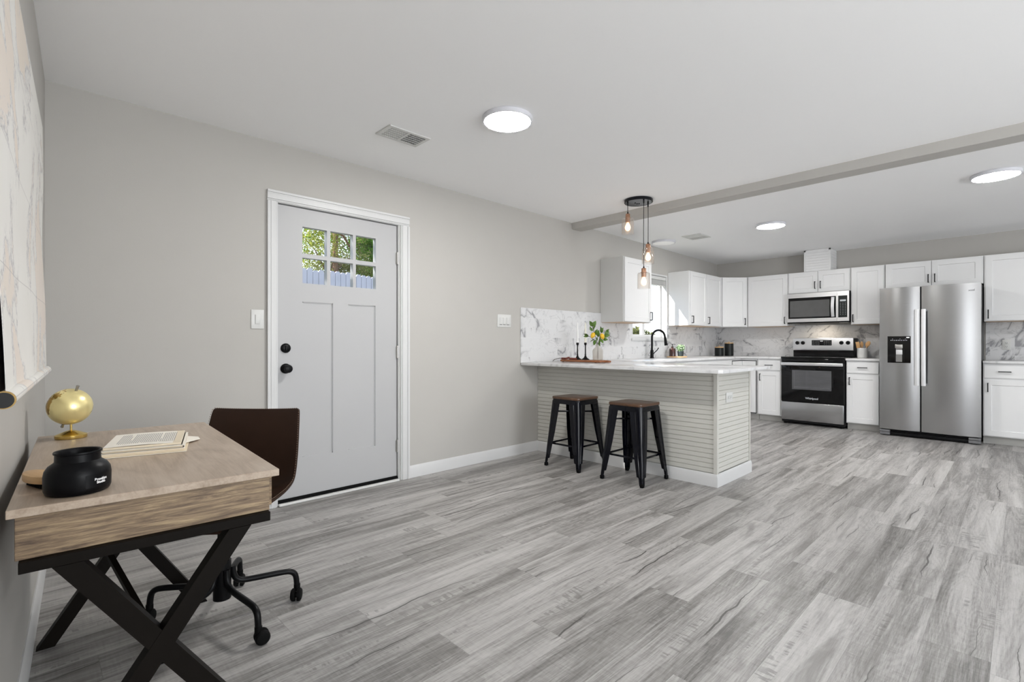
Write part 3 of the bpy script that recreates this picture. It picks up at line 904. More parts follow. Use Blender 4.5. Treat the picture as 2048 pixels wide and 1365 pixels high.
# pendant cluster
PX, PY, PZ = 4.0, -.99, zc1(4.0)
t = thing('pendant_light', 'three-shade glass pendant light on a round black canopy', 'pendant light', (PX, PY, PZ))
b = MB(); b.lathe([(0, 0), (.127, 0), (.130, -.004), (.130, -.024), (.126, -.028), (0, -.028)], (PX, PY, PZ), 48, cap=False)
b.build('canopy', M['gloss'], t)
for a in (0.4, 1.0, 2.2):
    b = MB(); b.lathe([(0, -.028), (.006, -.028), (.005, -.033), (0, -.035)], (PX + .03 * math.cos(a), PY + .03 * math.sin(a), PZ), 12, cap=False)
    b.build('canopy_screw', M['black'], t)
for (r, d, zs_) in ((-.100, .0, 2.317), (.098, .035, 2.045), (.026, -.085, 1.800)):
    p = Vector((PX, PY, 0)) + RT * r + FW * d
    b = MB()
    b.lathe([(0, -.028), (.007, -.028), (.006, -.052), (.003, -.058), (0, -.058)], (p.x, p.y, PZ), 14, cap=False)
    sw = .006 * math.sin(r * 60)
    b.tube([(p.x, p.y, PZ - .05), (p.x + sw, p.y + sw, (PZ + zs_) / 2), (p.x, p.y, zs_ - .01)], .0028, 8)
    b.lathe([(0, 0), (.004, 0), (.010, -.022), (0, -.022)], (p.x, p.y, zs_), 14, cap=False)
    cd = b.build('cord', M['black'], t)
    b = MB(); b.lathe([(.0, -.02), (.019, -.02), (.021, -.024), (.021, -.052), (.030, -.055), (.030, -.060), (.022, -.062), (.022, -.098), (.0, -.098)], (p.x, p.y, zs_), 28, cap=False)
    so = b.build('socket', M['copper'], t)
    b = MB(); b.lathe([(0, -.098), (.011, -.100), (.013, -.110), (.023, -.130), (.026, -.148), (.020, -.166), (.008, -.176), (0, -.178)], (p.x, p.y, zs_), 22, cap=False)
    b.build('bulb', M['bulb'], so)
    b = MB(); b.lathe([(.024, -.061), (.050, -.062), (.055, -.068), (.056, -.205), (.0545, -.205), (.0535, -.070), (.049, -.0645), (.024, -.063)], (p.x, p.y, zs_), 40, cap=False)
    b.build('glass_shade', M['shade'], t)
    light('pendant_bulb', 'POINT', (p.x, p.y, zs_ - .14), 1.2, (1, .72, .45), shadow_soft_size=.028)

# antique map on the left wall
def wpt(y, z, off): return Vector((WK * y, y, z)) + wn_ * off
MY0, MY1, MZ0, MZ1 = -.372, -1.975, .975, 2.075
mp = thing('wall_map', 'cream antique map on canvas hanging with a rolled bottom edge on the left wall', 'map', wpt((MY0 + MY1) / 2, MZ0, .0))
b = MB()
NY, NZ = 34, 40
V = []
for side in (0, 1):
    for i in range(NY + 1):
        for j in range(NZ + 1):
            f, g = i / NY, j / NZ
            y = MY0 + (MY1 - MY0) * f
            z = MZ0 + (MZ1 - MZ0) * g
            off = .007 + .013 * (1 - g) ** 3 + .004 * math.sin(g * 9 + f * 2) * math.sin(g * PI) + .003 * math.sin(f * 14 + g * 3) * (1 - g)
            V.append(tuple(wpt(y, z, off + (.0016 if side == 0 else 0))))
Fc = []
H2 = (NY + 1) * (NZ + 1)
ix = lambda i, j: i * (NZ + 1) + j
for i in range(NY):
    for j in range(NZ):
        q = (ix(i, j), ix(i + 1, j), ix(i + 1, j + 1), ix(i, j + 1))
        Fc += [q, tuple(H2 + k for k in reversed(q))]
for i in range(NY):
    for j in (0, NZ):
        Fc.append((ix(i, j), ix(i + 1, j), H2 + ix(i + 1, j), H2 + ix(i, j)))
for j in range(NZ):
    for i in (0, NY):
        Fc.append((ix(i, j), ix(i, j + 1), H2 + ix(i, j + 1), H2 + ix(i, j)))
b.raw(V, Fc)
b.build('canvas', M['map'], mp, smooth=60)
b = MB(); b.cyl(wpt(MY0 + .006, MZ0 - .002, .0205), wpt(MY1 - .006, MZ0 - .002,   .0205), .0170, n=28); b.build('rolled_edge', M['map'], mp)
b = MB(); b.cyl(wpt(MY1 - .0, MZ0 - .002, .0205), wpt(MY1 - .010, MZ0 - .002, .0205), .0190, n=28); b.build('rod_ring', M['tan_rod'], mp)
b = MB(); b.cyl(wpt(MY1 - .008, MZ0 - .002, .0205), wpt(MY1 - .016, MZ0 - .002, .0205), .0165, n=28); b.build('rod_cap', M['walnutcap'], mp)

# ------------------------------------------------------------------ kitchen: cabinets
def pull(m, u, n, v0, v1=None, u1=None, r=.0045, out=.028):
    """bar pull; vertical from v0 to v1 at u, or horizontal from u to u1 at v0"""
    b = MB(m)
    if u1 is None:
        b.box((u - r, n + out - r, v0), (u + r, n + out + r, v1), .001, 1)
        for v in (v0 + r, v1 - r):
            b.box((u - r, n, v - r), (u + r, n + out, v + r), .001, 1)
    else:
        b.box((u, n + out - r, v0 - r), (u1, n + out + r, v0 + r), .001, 1)
        for uu in (u + r, u1 - r):
            b.box((uu - r, n, v0 - r), (uu + r, n + out, v0 + r), .001, 1)
    return b
def cabinet(name, label, cat, m, w, z0, z1, depth, fronts, group, toe=False, side='cab', under=False):
    """m: origin at the front left floor point, x across, y outward. fronts: (kind,u0,u1,v0,v1,pull)"""
    t = thing(name, label, cat, m @ Vector((w / 2, -depth / 2, 0 if toe else z0)), group=group)
    b = MB(m); b.box((0, -depth, z0), (w, 0, z1), .001, 1); b.build('carcass', M[side], t)
    if under:
        b = MB(m); b.box((.012, -depth + .01, z0 - .003), (w - .012, -.012, z0 + .001)); b.build('underside', M['birch'], t)
    if toe:
        b = MB(m); b.box((0, -depth, 0), (w, -.07, z0)); b.build('toe_kick', M['toe'], t)
    for f in fronts:
        kind, u0, u1, v0, v1, pl = f
        b = MB(m); b.shaker(u0, u1, v0, v1, 0.001, .019, flat=(kind == 'drawer'))
        d = b.build(kind, M['cab'], t, smooth=20)
        if pl:
            if pl[0] == 'v':
                pull(m, pl[1], .020, pl[2], pl[3]).build('handle', M['black'], d)
            else:
                pull(m, pl[1], .020, pl[3], u1=pl[2]).build('handle', M['black'], d)
    return t
UZ0, UZ1 = 1.345, 2.090
XF = 7.68       # upper fronts on the far wall
def cm(y0, x=XF): return basis((x, y0, 0), (0, -1, 0), (-1, 0, 0))
def am(x0, y=-.315): return basis((x0, y, 0), (1, 0, 0), (0, -1, 0))
G1 = 'white upper cabinets'
cabinet('upper_cabinet', 'white upper cabinet hanging alone left of the kitchen window', 'cabinet', am(4.775, -.312), .60, UZ0, UZ1, .309,
        [('door', .012, .588, UZ0 + .006, UZ1 - .008, ('v', .562, 1.375, 1.475))], G1, side='cabside', under=True)
cabinet('upper_cabinet', 'white two-door upper cabinet right of the kitchen window, lit by the sun', 'cabinet', am(6.375, -.312), 1.012, UZ0, UZ1, .309,
        [('door', .010, .500, UZ0 + .006, UZ1 - .008, ('v', .040, 1.375, 1.475)), ('door', .510, 1.000, UZ0 + .006, UZ1 - .008, ('v', .540, 1.375, 1.475))], G1, under=True)
# diagonal corner cabinet
t = thing('upper_cabinet', 'white diagonal upper cabinet in the kitchen corner', 'cabinet', (7.8, -.2, UZ0), group=G1)
pA, pB = Vector((7.402, -.312, 0)), Vector((7.682, -.585, 0))
b = MB(); b.prism([(7.39, -.003), (7.39, -.312), (pA.x, pA.y), (pB.x, pB.y), (7.682, -.595), (7.997, -.595), (7.997, -.003)], UZ0, UZ1)
b.build('carcass', M['cab'], t)
du = (pB - pA).normalized()
m = basis(pA, du, (-(-du.y), -du.x, 0) if False else (du.y, -du.x, 0))
Ld = (pB - pA).length
b = MB(m); b.shaker(.014, Ld - .014, UZ0 + .006, UZ1 - .008, .001, .019); d = b.build('door', M['cab'], t, smooth=20)
pull(m, Ld - .045, .020, 1.375, 1.475).build('handle', M['black'], d)

cabinet('upper_cabinet', 'white one-door upper cabinet left of the microwave', 'cabinet', cm(-.600), .553, UZ0, UZ1, .317,
        [('door', .010, .545, UZ0 + .006, UZ1 - .008, ('v', .515, 1.375, 1.475))], G1, under=True)
cabinet('upper_cabinet', 'short white two-door cabinet directly above the microwave', 'cabinet', cm(-1.156), .742, 1.792, UZ1, .317,
        [('door', .008, .368, 1.798, UZ1 - .008, ('v', .338, 1.845, 1.945)), ('door', .374, .734, 1.798, UZ1 - .008, ('v', .404, 1.845, 1.945))], G1)
cabinet('upper_cabinet', 'narrow white upper cabinet between the microwave and the fridge', 'cabinet', cm(-1.902), .360, UZ0, UZ1, .317,
        [('door', .012, .350, UZ0 + .006, UZ1 - .008, ('v', .030, 1.375, 1.475))], G1, under=True)
cabinet('upper_cabinet', 'wide white two-door cabinet directly above the fridge', 'cabinet', cm(-2.268), .898, 1.775, UZ1, .317,
        [('door', .010, .446, 1.781, UZ1 - .008, ('v', .420, 1.825, 1.925)), ('door', .452, .888, 1.781, UZ1 - .008, ('v', .480, 1.825, 1.925))], G1)
cabinet('upper_cabinet', 'white upper cabinet at the right edge, right of the fridge', 'cabinet', cm(-3.170), .62, UZ0, UZ1, .317,
        [('door', .012, .610, UZ0 + .006, UZ1 - .008, ('v', .036, 1.375, 1.475))], G1, under=True)
# vent chase
t = thing('vent_chase', 'white shiplap vent chase from the cabinet top to the ceiling', 'vent chase', (7.84, -1.51, UZ1))
b = MB(); zt = zc2(7.84) - .002
b.box((7.692, -1.667, UZ1 + .001), (7.998, -1.356, zt))
for x0, y0, x1, y1 in ((7.680, -1.372, 7.695, -1.352), (7.680, -1.671, 7.695, -1.651)):
    b.box((x0, y0, UZ1 + .001), (x1, y1, zt))
b.box((7.680, -1.671, zt - .02), (7.695, -1.352, zt))
b.build('casing', M['shipw'], t)
b = MB()
z = UZ1 + .003
while z < zt - .03:
    b.box((7.685, -1.652, z), (7.694, -1.371, min(z + .0335, zt - .02)), .002, 1)
    b.box((7.694, -1.6705, z), (7.997, -1.660, min(z + .0335, zt - .005)), .002, 1)
    z += .036
b.build('boards', M['shipw'], t)

XB = 7.42
G2 = 'white base cabinets'
# bifold corner base
t = thing('base_cabinet', 'white corner base cabinet with folding doors behind the peninsula', 'cabinet', (7.7, -.3, 0), group=G2)
b = MB(); b.prism([(7.06, -.012), (7.06, -.600), (XB, -.600), (XB, -.826), (7.988, -.826), (7.988, -.012)], .085, .876); b.build('carcass', M['cab'], t)
b = MB(); b.prism([(7.06, -.012), (7.06, -.53), (7.49, -.53), (7.49, -.826), (7.988, -.826), (7.988, -.012)], 0, .085); b.build('toe_kick', M['toe'], t)
b = MB(); b.box((7.085, -.606, .09), (XB, -.599, .852)); b.box((XB - .006, -.818, .09), (XB, -.600, .852)); b.build('shadow_gap', M['slot'], t)
m = am(7.09, -.606); b = MB(m); b.shaker(0, .305, .105, .842, 0, .018); b.build('door', M['cab'], t, smooth=20)
m = cm(-.626, XB - .006); b = MB(m); b.shaker(0, .184, .105, .842, 0, .018); b.build('door', M['cab'], t, smooth=20)
def base(label, y0, w, hu, dh):
    cabinet('base_cabinet', label, 'cabinet', cm(y0, XB), w, .085, .876, .568,
            [('drawer', .010, w - .010, .722, .858, ('h', w / 2 - .05 + dh, w / 2 + .05 + dh, .792)),
             ('door', .010, w - .010, .097, .702, ('v', hu, .57, .668))], G2, toe=True)
base('white base cabinet with a drawer, left of the stove', -.832, .314, .040, 0)
base('narrow white base cabinet with a drawer, between stove and fridge', -1.906, .350, .040, 0)
base('white base cabinet with a drawer at the right edge, right of the fridge', -3.172, .62, .040, -.14)
cabinet('base_cabinet', 'white sink base cabinet under the kitchen window, behind the peninsula', 'cabinet', am(4.42, -.600), 2.635, .085, .876, .586,
        [('drawer', .01, 1.30, .722, .858, None), ('drawer', 1.31, 2.62, .722, .858, None), ('door', .01, .65, .097, .702, None), ('door', .66, 1.30, .097, .702, None),
         ('door', 1.31, 1.96, .097, .702, None), ('door', 1.97, 2.62, .097, .702, None)], G2, toe=True)

# ------------------------------------------------------------------ peninsula
pn = thing('kitchen_peninsula', 'greige shiplap-clad kitchen peninsula with white baseboard under the stone worktop', 'peninsula', (4.0, -.93, 0))
b = MB(); b.box((3.700, -1.840, 0), (4.350, -.002, .877)); b.build('carcass', M['ship'], pn)
b = MB(); b.box((4.350, -1.84, .085), (4.385, -.65, .876)); b.build('kitchen_side_fronts', M['cab'], pn)
b = MB()
n = 21
z0, z1 = .098, .877
h = (z1 - z0) / n
prof = []
for i in range(n):
    a = z0 + i * h
    prof += [(0, a + .0022), (.0015, a + .004), (.0015, a + h - .0012), (-.0045, a + h - .0008), (-.0045, a + h + .0016)]
def ext(b, prof, p0, p1, nr):
    p0, p1, nr = Vector(p0), Vector(p1), Vector(nr)
    k = len(prof)
    V = [tuple(p + nr * o + Vector((0, 0, z))) for p in (p0, p1) for o, z in prof]
    b.raw(V, [(i, i + 1, k + i + 1, k + i) for i in range(k - 1)])
ext(b, prof, (3.692, -.002, 0), (3.692, -1.838, 0), (-1, 0, 0))
b.build('front_cladding', M['ship'], pn, smooth=10)
b = MB(); ext(b, prof, (3.700, -1.8475, 0), (4.352, -1.8475, 0), (0, -1, 0)); b.build('end_cladding', M['ship'], pn, smooth=10)
b = MB(); b.prism([(3.683, -1.862), (3.712, -1.862), (3.712, -1.8485), (3.6985, -1.8485), (3.6985, -1.834), (3.683, -1.834)], .098, .877); b.build('corner_trim', M['ship'], pn)
b = MB(); b.box((4.338, -1.858, .098), (4.356, -1.842, .877), .0015, 1); b.build('end_trim', M['ship'], pn)
prof = [(0, 0), (.012, 0), (.012, .076), (.009, .085), (.007, .093), (.003, .098), (0, .098)]
b = MB()
k = len(prof)
V = []
for (x, y, dx, dy) in ((3.6865, -.002, -1, 0), (3.6865, -1.856, -1, -1), (4.358, -1.856, 0, -1)):
    V += [(x + dx * o, y + dy * o, z) for o, z in prof]
Fc = [(s * k + i, s * k + (i + 1) % k, (s + 1) * k + (i + 1) % k, (s + 1) * k + i) for s in (0, 1) for i in range(k)] + [tuple(range(k)), tuple(range(2 * k, 3 * k))]
b.raw(V, Fc)
b.build('baseboard', M['trim'], pn)
plate_thing('wall_socket', 'white double socket on the end of the shiplap peninsula', 'socket', basis((3.93, -1.8495, .668), (1, 0, 0), (0, -1, 0)), .124, .078, 'none')
so = [o for o in COL.objects if o.name.startswith('wall_socket')][-1]
m0 = basis((3.93, -1.8495, .668), (1, 0, 0), (0, -1, 0))
for u in (.024, -.024):
    b = MB(m0); b.box((u - .015, .006, -.016), (u + .015, .0075, .016), .003); s_ = b.build('receptacle', M['plastic'], so)
    b = MB(m0)
    for v in (-.006, .006):
        b.box((u - .004, .0074, v - .0012), (u + .006, .0078, v + .0012))
    b.box((u - .010, .0074, -.002), (u - .006, .0078, .002)); b.build('slots', M['slot'], s_)
plate_thing('wall_socket', 'white socket in the marble backsplash right of the fridge', 'socket', basis((7.9895, -3.345, 1.08), (0, -1, 0), (-1, 0, 0)), .072, .116, 'socket')

# ------------------------------------------------------------------ worktops
ZT0, ZT1 = .879, .905
b = MB(); b.prism([(3.435, -.011), (3.435, -1.975), (3.462, -2.0), (4.40, -2.0), (4.412, -1.99), (4.412, -.011)], ZT0, ZT1, .002)
solo('worktop', b, M['quartz'], 'white veined stone worktop with a clipped corner on the peninsula', 'worktop', (3.9, -1, ZT0), 'white stone worktops')
b = MB(); b.prism([(4.416, -.011), (4.416, -.630), (7.385, -.630), (7.385, -1.150), (7.989, -1.150), (7.989, -.011)], ZT0, ZT1, .002)
solo('worktop', b, M['quartz'], 'white stone corner worktop under the window, running to the stove', 'worktop', (6.5, -.4, ZT0), 'white stone worktops')
b = MB(); b.box((7.385, -2.258, ZT0), (7.989, -1.904, ZT1), .002)
solo('worktop', b, M['quartz'], 'short white stone worktop between stove and fridge', 'worktop', (7.7, -2.08, ZT0), 'white stone worktops')
b = MB(); b.box((7.385, -3.82, ZT0), (7.989, -3.172, ZT1), .002)
solo('worktop', b, M['quartz'], 'white stone worktop right of the fridge', 'worktop', (7.7, -3.5, ZT0), 'white stone worktops')

# ------------------------------------------------------------------ stove
SY0, SY1 = -1.156, -1.899
XS = 7.36
st = thing('stove', 'stainless and black electric stove under the microwave', 'stove', (7.66, -1.527, 0))
m = cm(SY0, XS)
w = SY0 - SY1
b = MB(m); b.box((.004, -.60, .03), (w - .004, -.03, .895)); b.build('body', M['appgrey'], st)
for u in (.04, w - .04):
    for nn in (-.06, -.55):
        b = MB(m); b.cyl((u, nn, 0), (u, nn, .03), .018); b.build('foot', M['rubber'], st)
b = MB(m); b.box((0, -.57, .895), (w, .004, .915), .004); ct = b.build('cooktop', M['glassblack'], st)
for (u, nn, r) in ((.19, -.16, .10), (.56, -.16, .085), (.19, -.42, .075), (.56, -.42, .10)):
    b = MB(); p = m @ Vector((u, nn, .9152)); b.lathe([(r - .002, 0), (r, 0), (r, .0003), (r - .002, .0003)], p, 40, cap=False); b.build('burner_ring', M['greyicon'], ct)
b = MB(m); b.box((.004, -.028, .31), (w - .004, 0, .842), .004); b.box((.004, -.03, .848), (w - .004, -.008, .893), .003); dr = b.build('oven_door', M['glassblack'], st)
b = MB(m); b.box((.138, -.002, .478), (.600, .0008, .738), .0003, 1); wd = b.build('oven_window', M['ovenwin'], dr)
b = MB(m)
for v in (.50, .508, .515):
    b.box((.16, .0008, v), (.585, .0012, v + .0018))
for u in (.165, .31, .328):
    b.box((u, .0008, .49), (u + .002, .0012, .725))
b.build('oven_racks', M['greyicon'], wd)
b = MB(m); b.box((.010, .030, .800), (w - .010, .048, .842), .006, 3); b.box((.03, 0, .812), (.06, .034, .832), .003); b.box((w - .06, 0, .812), (w - .03, .034, .832), .003)
b.build('handle', M['steell'], dr)
b = MB(m); b.box((.006, -.028, .06), (w - .008, .002, .304), .006, 3); b.build('storage_drawer', M['steel'], st)
text('logo', 'Whirlpool', .036, M['icon'], dr, Matrix(((0, 0, -1, XS - .0012), (-1, 0, 0, SY0 - .375), (0, 1, 0, .365), (0, 0, 0, 1))), .0003, .0006)
m2 = cm(SY0 - .035 + .0, 7.755)
wb = .722
b = MB(m2); b.box((.0, -.20, .915), (wb, -.02, 1.0)); b.build('backguard_base', M['glassblack'], st)
mt = Matrix.Rotation(0, 4, 'X')
b = MB(m2); b.box((-.002, -.22, 1.000), (wb + .002, -.004, 1.172), .006, 3); bgd = b.build('control_panel', M['steell'], st)
b = MB(m2); b.box((wb - .001, -.20, .93), (wb + .012, -.03, 1.165), .004); b.build('panel_end_cap', M['appgrey'], bgd)
b = MB(m2); b.box((.235, -.006, 1.068), (.475, -.0025, 1.142), .001); dp = b.build('display', M['glassblack'], bgd)
b = MB(m2); b.box((.338, -.0025, 1.122), (.372, -.0020, 1.134))
for i in range(10):
    if 4 <= i <= 5:
        continue
    for v in (1.083, 1.104, 1.124):
        b.box((.25 + i * .0225, -.0025, v), (.259 + i * .0225, -.0020, v + .003))
b.build('display_marks', M['icon'], dp)
for u in (.055, .125, .588, .663):
    b = MB(); mm = Matrix.Rotation(-PI / 2, 4, 'Y'); p = m2 @ Vector((u, -.004, 1.105))
    b.lathe([(0, 0), (.0255, 0), (.0255, .004), (.021, .006), (.020, .024), (.017, .027), (0, .027)], p, 28, mm, cap=False)
    q = m2 @ Vector((u, .0225, 1.105)); b.box((q.x - .004, q.y - .0035, q.z - .018), (q.x + .004, q.y + .0035, q.z + .018), .002)
    b.build('knob', M['black'], bgd)

# ------------------------------------------------------------------ microwave
mw = thing('microwave', 'stainless over-the-range microwave hung above the stove', 'microwave', (7.8, -1.527, 1.385))
m = cm(-1.158, 7.605)
w = .738
b = MB(m); b.box((.002, -.385, 1.392), (w - .002, -.03, 1.788)); b.build('body', M['appgrey'], mw)
b = MB(m); b.box((.005, -.385, 1.375), (w - .005, -.01, 1.393), .003); b.build('vent_underside', M['black'], mw)
b = MB(m); b.box((.025, -.16, 1.368), (.12, -.05, 1.376), .002); b.box((w - .12, -.16, 1.368), (w - .025, -.05, 1.376), .002); b.build('grease_filters', M['nickel'], mw)
DW = .604
b = MB(m); b.plate([0, .018, DW - .012, DW], [1.392, 1.440, 1.727, 1.788], [(.018, DW - .012, 1.440, 1.727)], -.03, 0); b2 = b.build('door', M['steell'], mw)
b = MB(m); b.box((.017, -.025, 1.438), (DW - .011, -.002, 1.729)); g = b.build('door_glass', M['glassblack'], b2)
b = MB(m); b.box((.038, -.003, 1.462), (DW - .085, -.0014, 1.688)); b.build('door_window', M['mwwin'], g)
b = MB(m)
pts = [(DW - .045, .004 + .030 * math.sin(PI * i / 12), 1.452 + .262 * i / 12) for i in range(13)]
for p, q in zip(pts, pts[1:]):
    b.bar(p, q, .006, .036, (1, 0, 0))
b.box((DW - .061, -.002, 1.452), (DW - .027, .010, 1.466), .002); b.box((DW - .061, -.002, 1.700), (DW - .027, .010, 1.714), .002)
b.build('handle', M['chromeh'], b2)
b = MB(m); b.plate([DW + .002, DW + .014, w - .018, w], [1.392, 1.440, 1.727, 1.788], [(DW + .014, w - .018, 1.440, 1.727)], -.03, 0); cp = b.build('control_frame', M['steell'], mw)
b = MB(m); b.box((DW + .013, -.025, 1.438), (w - .017, -.001, 1.729)); kp = b.build('keypad', M['canister'], mw)
b = MB(m); b.box((DW + .034, -.001, 1.652), (w - .034, -.0005, 1.674)); b.build('display', M['icon'], kp)
b = MB(m)
for i in range(3):
    for j in range(8):
        uu = DW + .040 + i * .027
        b.box((uu - .004, -.001, 1.478 + j * .021), (uu + .004, -.0005, 1.482 + j * .021))
b.build('key_marks', M['icon'], kp)
light('microwave_task_lamp', 'AREA', (7.74, -1.53, 1.366), 1.6, (1, .86, .68), (0, 0, -1), size=.12)

# ------------------------------------------------------------------ fridge
fr = thing('refrigerator', 'stainless side-by-side refrigerator with a black dispenser', 'refrigerator', (7.6, -2.72, 0))
FX, FY0, FY1, FS = 7.255, -2.276, -3.164, -2.660
b = MB(); b.box((7.335, FY1 + .004, .03), (7.985, FY0 - .004, 1.752), .004); b.build('body', M['appgrey'], fr)
for y in (FY0 - .06, FY1 + .06):
    for x in (7.40, 7.9):
        b = MB(); b.cyl((x, y, 0), (x, y, .03), .02); b.build('foot', M['rubber'], fr)
b = MB(); b.box((7.285, FY1 + .02, .012), (7.34, FY0 - .02, .045), .003); b.box((7.300, FY1 + .02, .048), (7.34, FY0 - .02, .058)); b.box((7.300, FY1 + .02, .062), (7.34, FY0 - .02, .072)); b.build('base_grille', M['black'], fr)
for y0, y1 in ((FY0 - .002, FY0 - .10), (FY1 + .002, FY1 + .10)):
    b = MB(); b.box((7.262, y1, .012), (7.335, y0, .040), .003); b.box((7.262, y1, .044), (7.335, y0, .070), .003); b.build('hinge_cover', M['hingegrey'], fr)
def fridge_door(y0, y1, label):
    N = 28
    z0, z1 = .082, 1.752
    V = []
    prof = []
    for i in range(N + 1):
        f = i / N
        d = .020 * (1 - (2 * f - 1) ** 2)
        prof.append((FX + .018 - d, y0 + (y1 - y0) * f))
    prof = [(7.333, y0)] + prof + [(7.333, y1)]
    b = MB(); b.prism(prof, z0, z1)
    o = b.build('door', M['steel'], fr, smooth=28)
    o['label'] = label
    return o
d1 = fridge_door(FY0, FS + .007, 'freezer door with dispenser')
d2 = fridge_door(FS - .007, FY1, 'plain right door')
b = MB(); b.box((7.300, FS - .0065, .085), (7.332, FS + .0065, 1.75)); b.build('door_gap', M['slot'], fr)
for yc, dd in ((FS + .030, d1), (FS - .030, d2)):
    b = MB()
    N = 16
    V, Fc = [], []
    for i in range(N + 1):
        f = i / N
        z = .612 + (1.486 - .612) * f
        o = .040 + .012 * math.sin(PI * f)
        hw = .020
        for (yy, xx) in ((yc - hw, -o + .004), (yc - hw * .6, -o - .002), (yc + hw * .6, -o - .002), (yc + hw, -o + .004), (yc + hw, -o + .014), (yc - hw, -o + .014)):
            V.append((FX + xx, yy, z))
    for i in range(N):
        for k in range(6):
            Fc.append((i * 6 + k, i * 6 + (k + 1) % 6, i * 6 + 6 + (k + 1) % 6, i * 6 + 6 + k))
    Fc += [tuple(range(6)), tuple(range(N * 6, N * 6 + 6))]
    b.raw(V, Fc)
    for z in (.625, 1.473):
        b.box((FX - .036, yc - .014, z - .012), (FX + .006, yc + .014, z + .012), .003)
    b.build('handle', M['chromeh'], dd, smooth=50)
# dispenser: black recess in the left door
yA, yB, zA, zB = -2.357, -2.572, .868, 1.180
b = MB()
mD = basis((FX - .001, yA, 0), (0, -1, 0), (-1, 0, 0))
b.M = mD
dwid = yA - yB
b.plate([0, .012, dwid - .012, dwid], [zA, zA + .012, 1.065, zB], [(.012, dwid - .012, zA + .012, 1.065)], -.001, .006)
b.box((.012, -.001, zA + .012), (dwid - .012, .0005, 1.065))
ds = b.build('dispenser', M['glassblack'], d1)
b = MB(mD); b.box((.072, .002, 1.040), (.142, .016, 1.082), .003); b.build('nozzle_cover', M['nickel'], ds)
b = MB(mD); b.box((.080, .001, .965), (.140, .012, 1.018), .003); b.box((.084, .012, .998), (.136, .016, 1.008), .001); b.build('paddle', M['chromeh'], ds)
b = MB(mD)
for u in (.03, .047, .064, .08, .097, .112, .128, .145, .16, .175):
    b.box((u, .006, 1.128), (u + .007, .0064, 1.136))
for u in (.045, .115, .165):
    b.box((u, .006, 1.147), (u + .005, .0064, 1.151))
b.build('button_marks', M['icon'], ds)
b = MB(mD); b.box((.176, .006, 1.158), (.205, .0066, 1.172), .0002, 1); b.build('filter_badge', M['whiteink'], ds)
b = MB(mD); b.box((.07, .0005, zA + .014), (.072, .004, 1.03)); b.box((.152, .0005, zA + .014), (.154, .004, 1.03)); b.build('recess_ribs', M['slot'], ds)
text('logo', 'Whirlpool', .032, M['greyicon'], d2, Matrix(((0, 0, -1, FX + .006), (-1, 0, 0, -3.048), (0, 1, 0, 1.675), (0, 0, 0, 1))), .001, 0.0002)

# ------------------------------------------------------------------ things on the worktops
ZW = ZT1 + .0005
# faucet
fx, fy = 5.775, -.10
t = thing('faucet', 'matte black gooseneck kitchen faucet in front of the window', 'faucet', (fx, fy, ZW))
b = MB(); b.lathe([(0, 0), (.028, 0), (.028, .006), (.022, .012), (.021, .10), (.015, .108), (.0, .108)], (fx, fy, ZW), 24, cap=False); b.build('base', M['black'], t)
b = MB(); R_ = .092
pts = [(fx, fy, ZW + .10), (fx, fy, ZW + .27)] + [(fx, fy - R_ + R_ * math.cos(a), ZW + .27 + R_ * math.sin(a)) for a in [PI * i / 14 for i in range(1, 14)]] + [(fx, fy - 2 * R_ - .004, ZW + .255)]
b.tube(pts, .0135, 14); b.build('spout', M['black'], t)
b = MB(); b.tube([(fx, fy - 2 * R_ - .004, ZW + .262), (fx, fy - 2 * R_ - .012, ZW + .20), (fx, fy - 2 * R_ - .018, ZW + .165)], .018, 16, radii=[.0155, .019, .022]); b.build('spray_head', M['black'], t)
b = MB(); b.cyl((fx + .018, fy, ZW + .06), (fx + .042, fy, ZW + .06), .011); b.tube([(fx + .040, fy, ZW + .06), (fx + .065, fy - .035, ZW + .10), (fx + .075, fy - .055, ZW + .135)], .006, 10); b.build('lever', M['black'], t)
# tray with soap bottle and plant
b = MB(); cxy = (6.325, -.165); b.lathe([(0, 0), (.075, 0), (.080, .004), (.080, .012), (.076, .014), (0, .012)], (0, 0, 0), 40, Matrix.Translation((*cxy, ZW)) @ Matrix.Rotation(-.77, 4, 'Z') @ Matrix.Diagonal((1.75, .8, 1, 1)), cap=False)
solo('tray', b, M['bamboo'], 'small wooden tray by the kitchen faucet', 'tray', (*cxy, ZW))
tz = ZW + .0145
p = (6.270, -.125)
t = thing('soap_bottle', 'dark brown soap bottle on the small wooden tray', 'bottle', (*p, tz))
b = MB(); b.lathe([(0, 0), (.040, 0), (.043, .004), (.043, .092), (.036, .108), (.015, .114), (.014, .124), (0, .124)], (*p, tz), 24, cap=False); b.build('bottle', M['amber'], t)
b = MB(); b.lathe([(0, .124), (.015, .124), (.015, .134), (.004, .136), (.004, .158), (.009, .160), (.009, .168), (0, .168)], (*p, tz), 16, cap=False); b.tube([(p[0], p[1], tz + .164), (p[0], p[1] - .03, tz + .166), (p[0], p[1] - .042, tz + .158)], .004, 8); b.build('pump', M['black'], t)
p = (6.350, -.205)
t = thing('potted_plant', 'small leafy green plant in a dark pot on the wooden tray', 'potted plant', (*p, tz))
b = MB(); b.lathe([(0, 0), (.031, 0), (.034, .003), (.043, .070), (.040, .070), (.036, .058), (0, .058)], (*p, tz), 24, cap=False); b.build('pot', M['potgrey'], t)
b = MB(); leaves(b, p[0], p[1], tz + .112, .055, .055, .052, 330, .016, random.Random(8)); b.build('foliage', M['leafpale'], t)
b = MB()
for i in range(9):
    a = i * .7
    b.tube([(p[0], p[1], tz + .055), (p[0] + .04 * math.cos(a), p[1] + .04 * math.sin(a), tz + .12)], .0014, 5)
b.build('stems', M['leaf'], t)
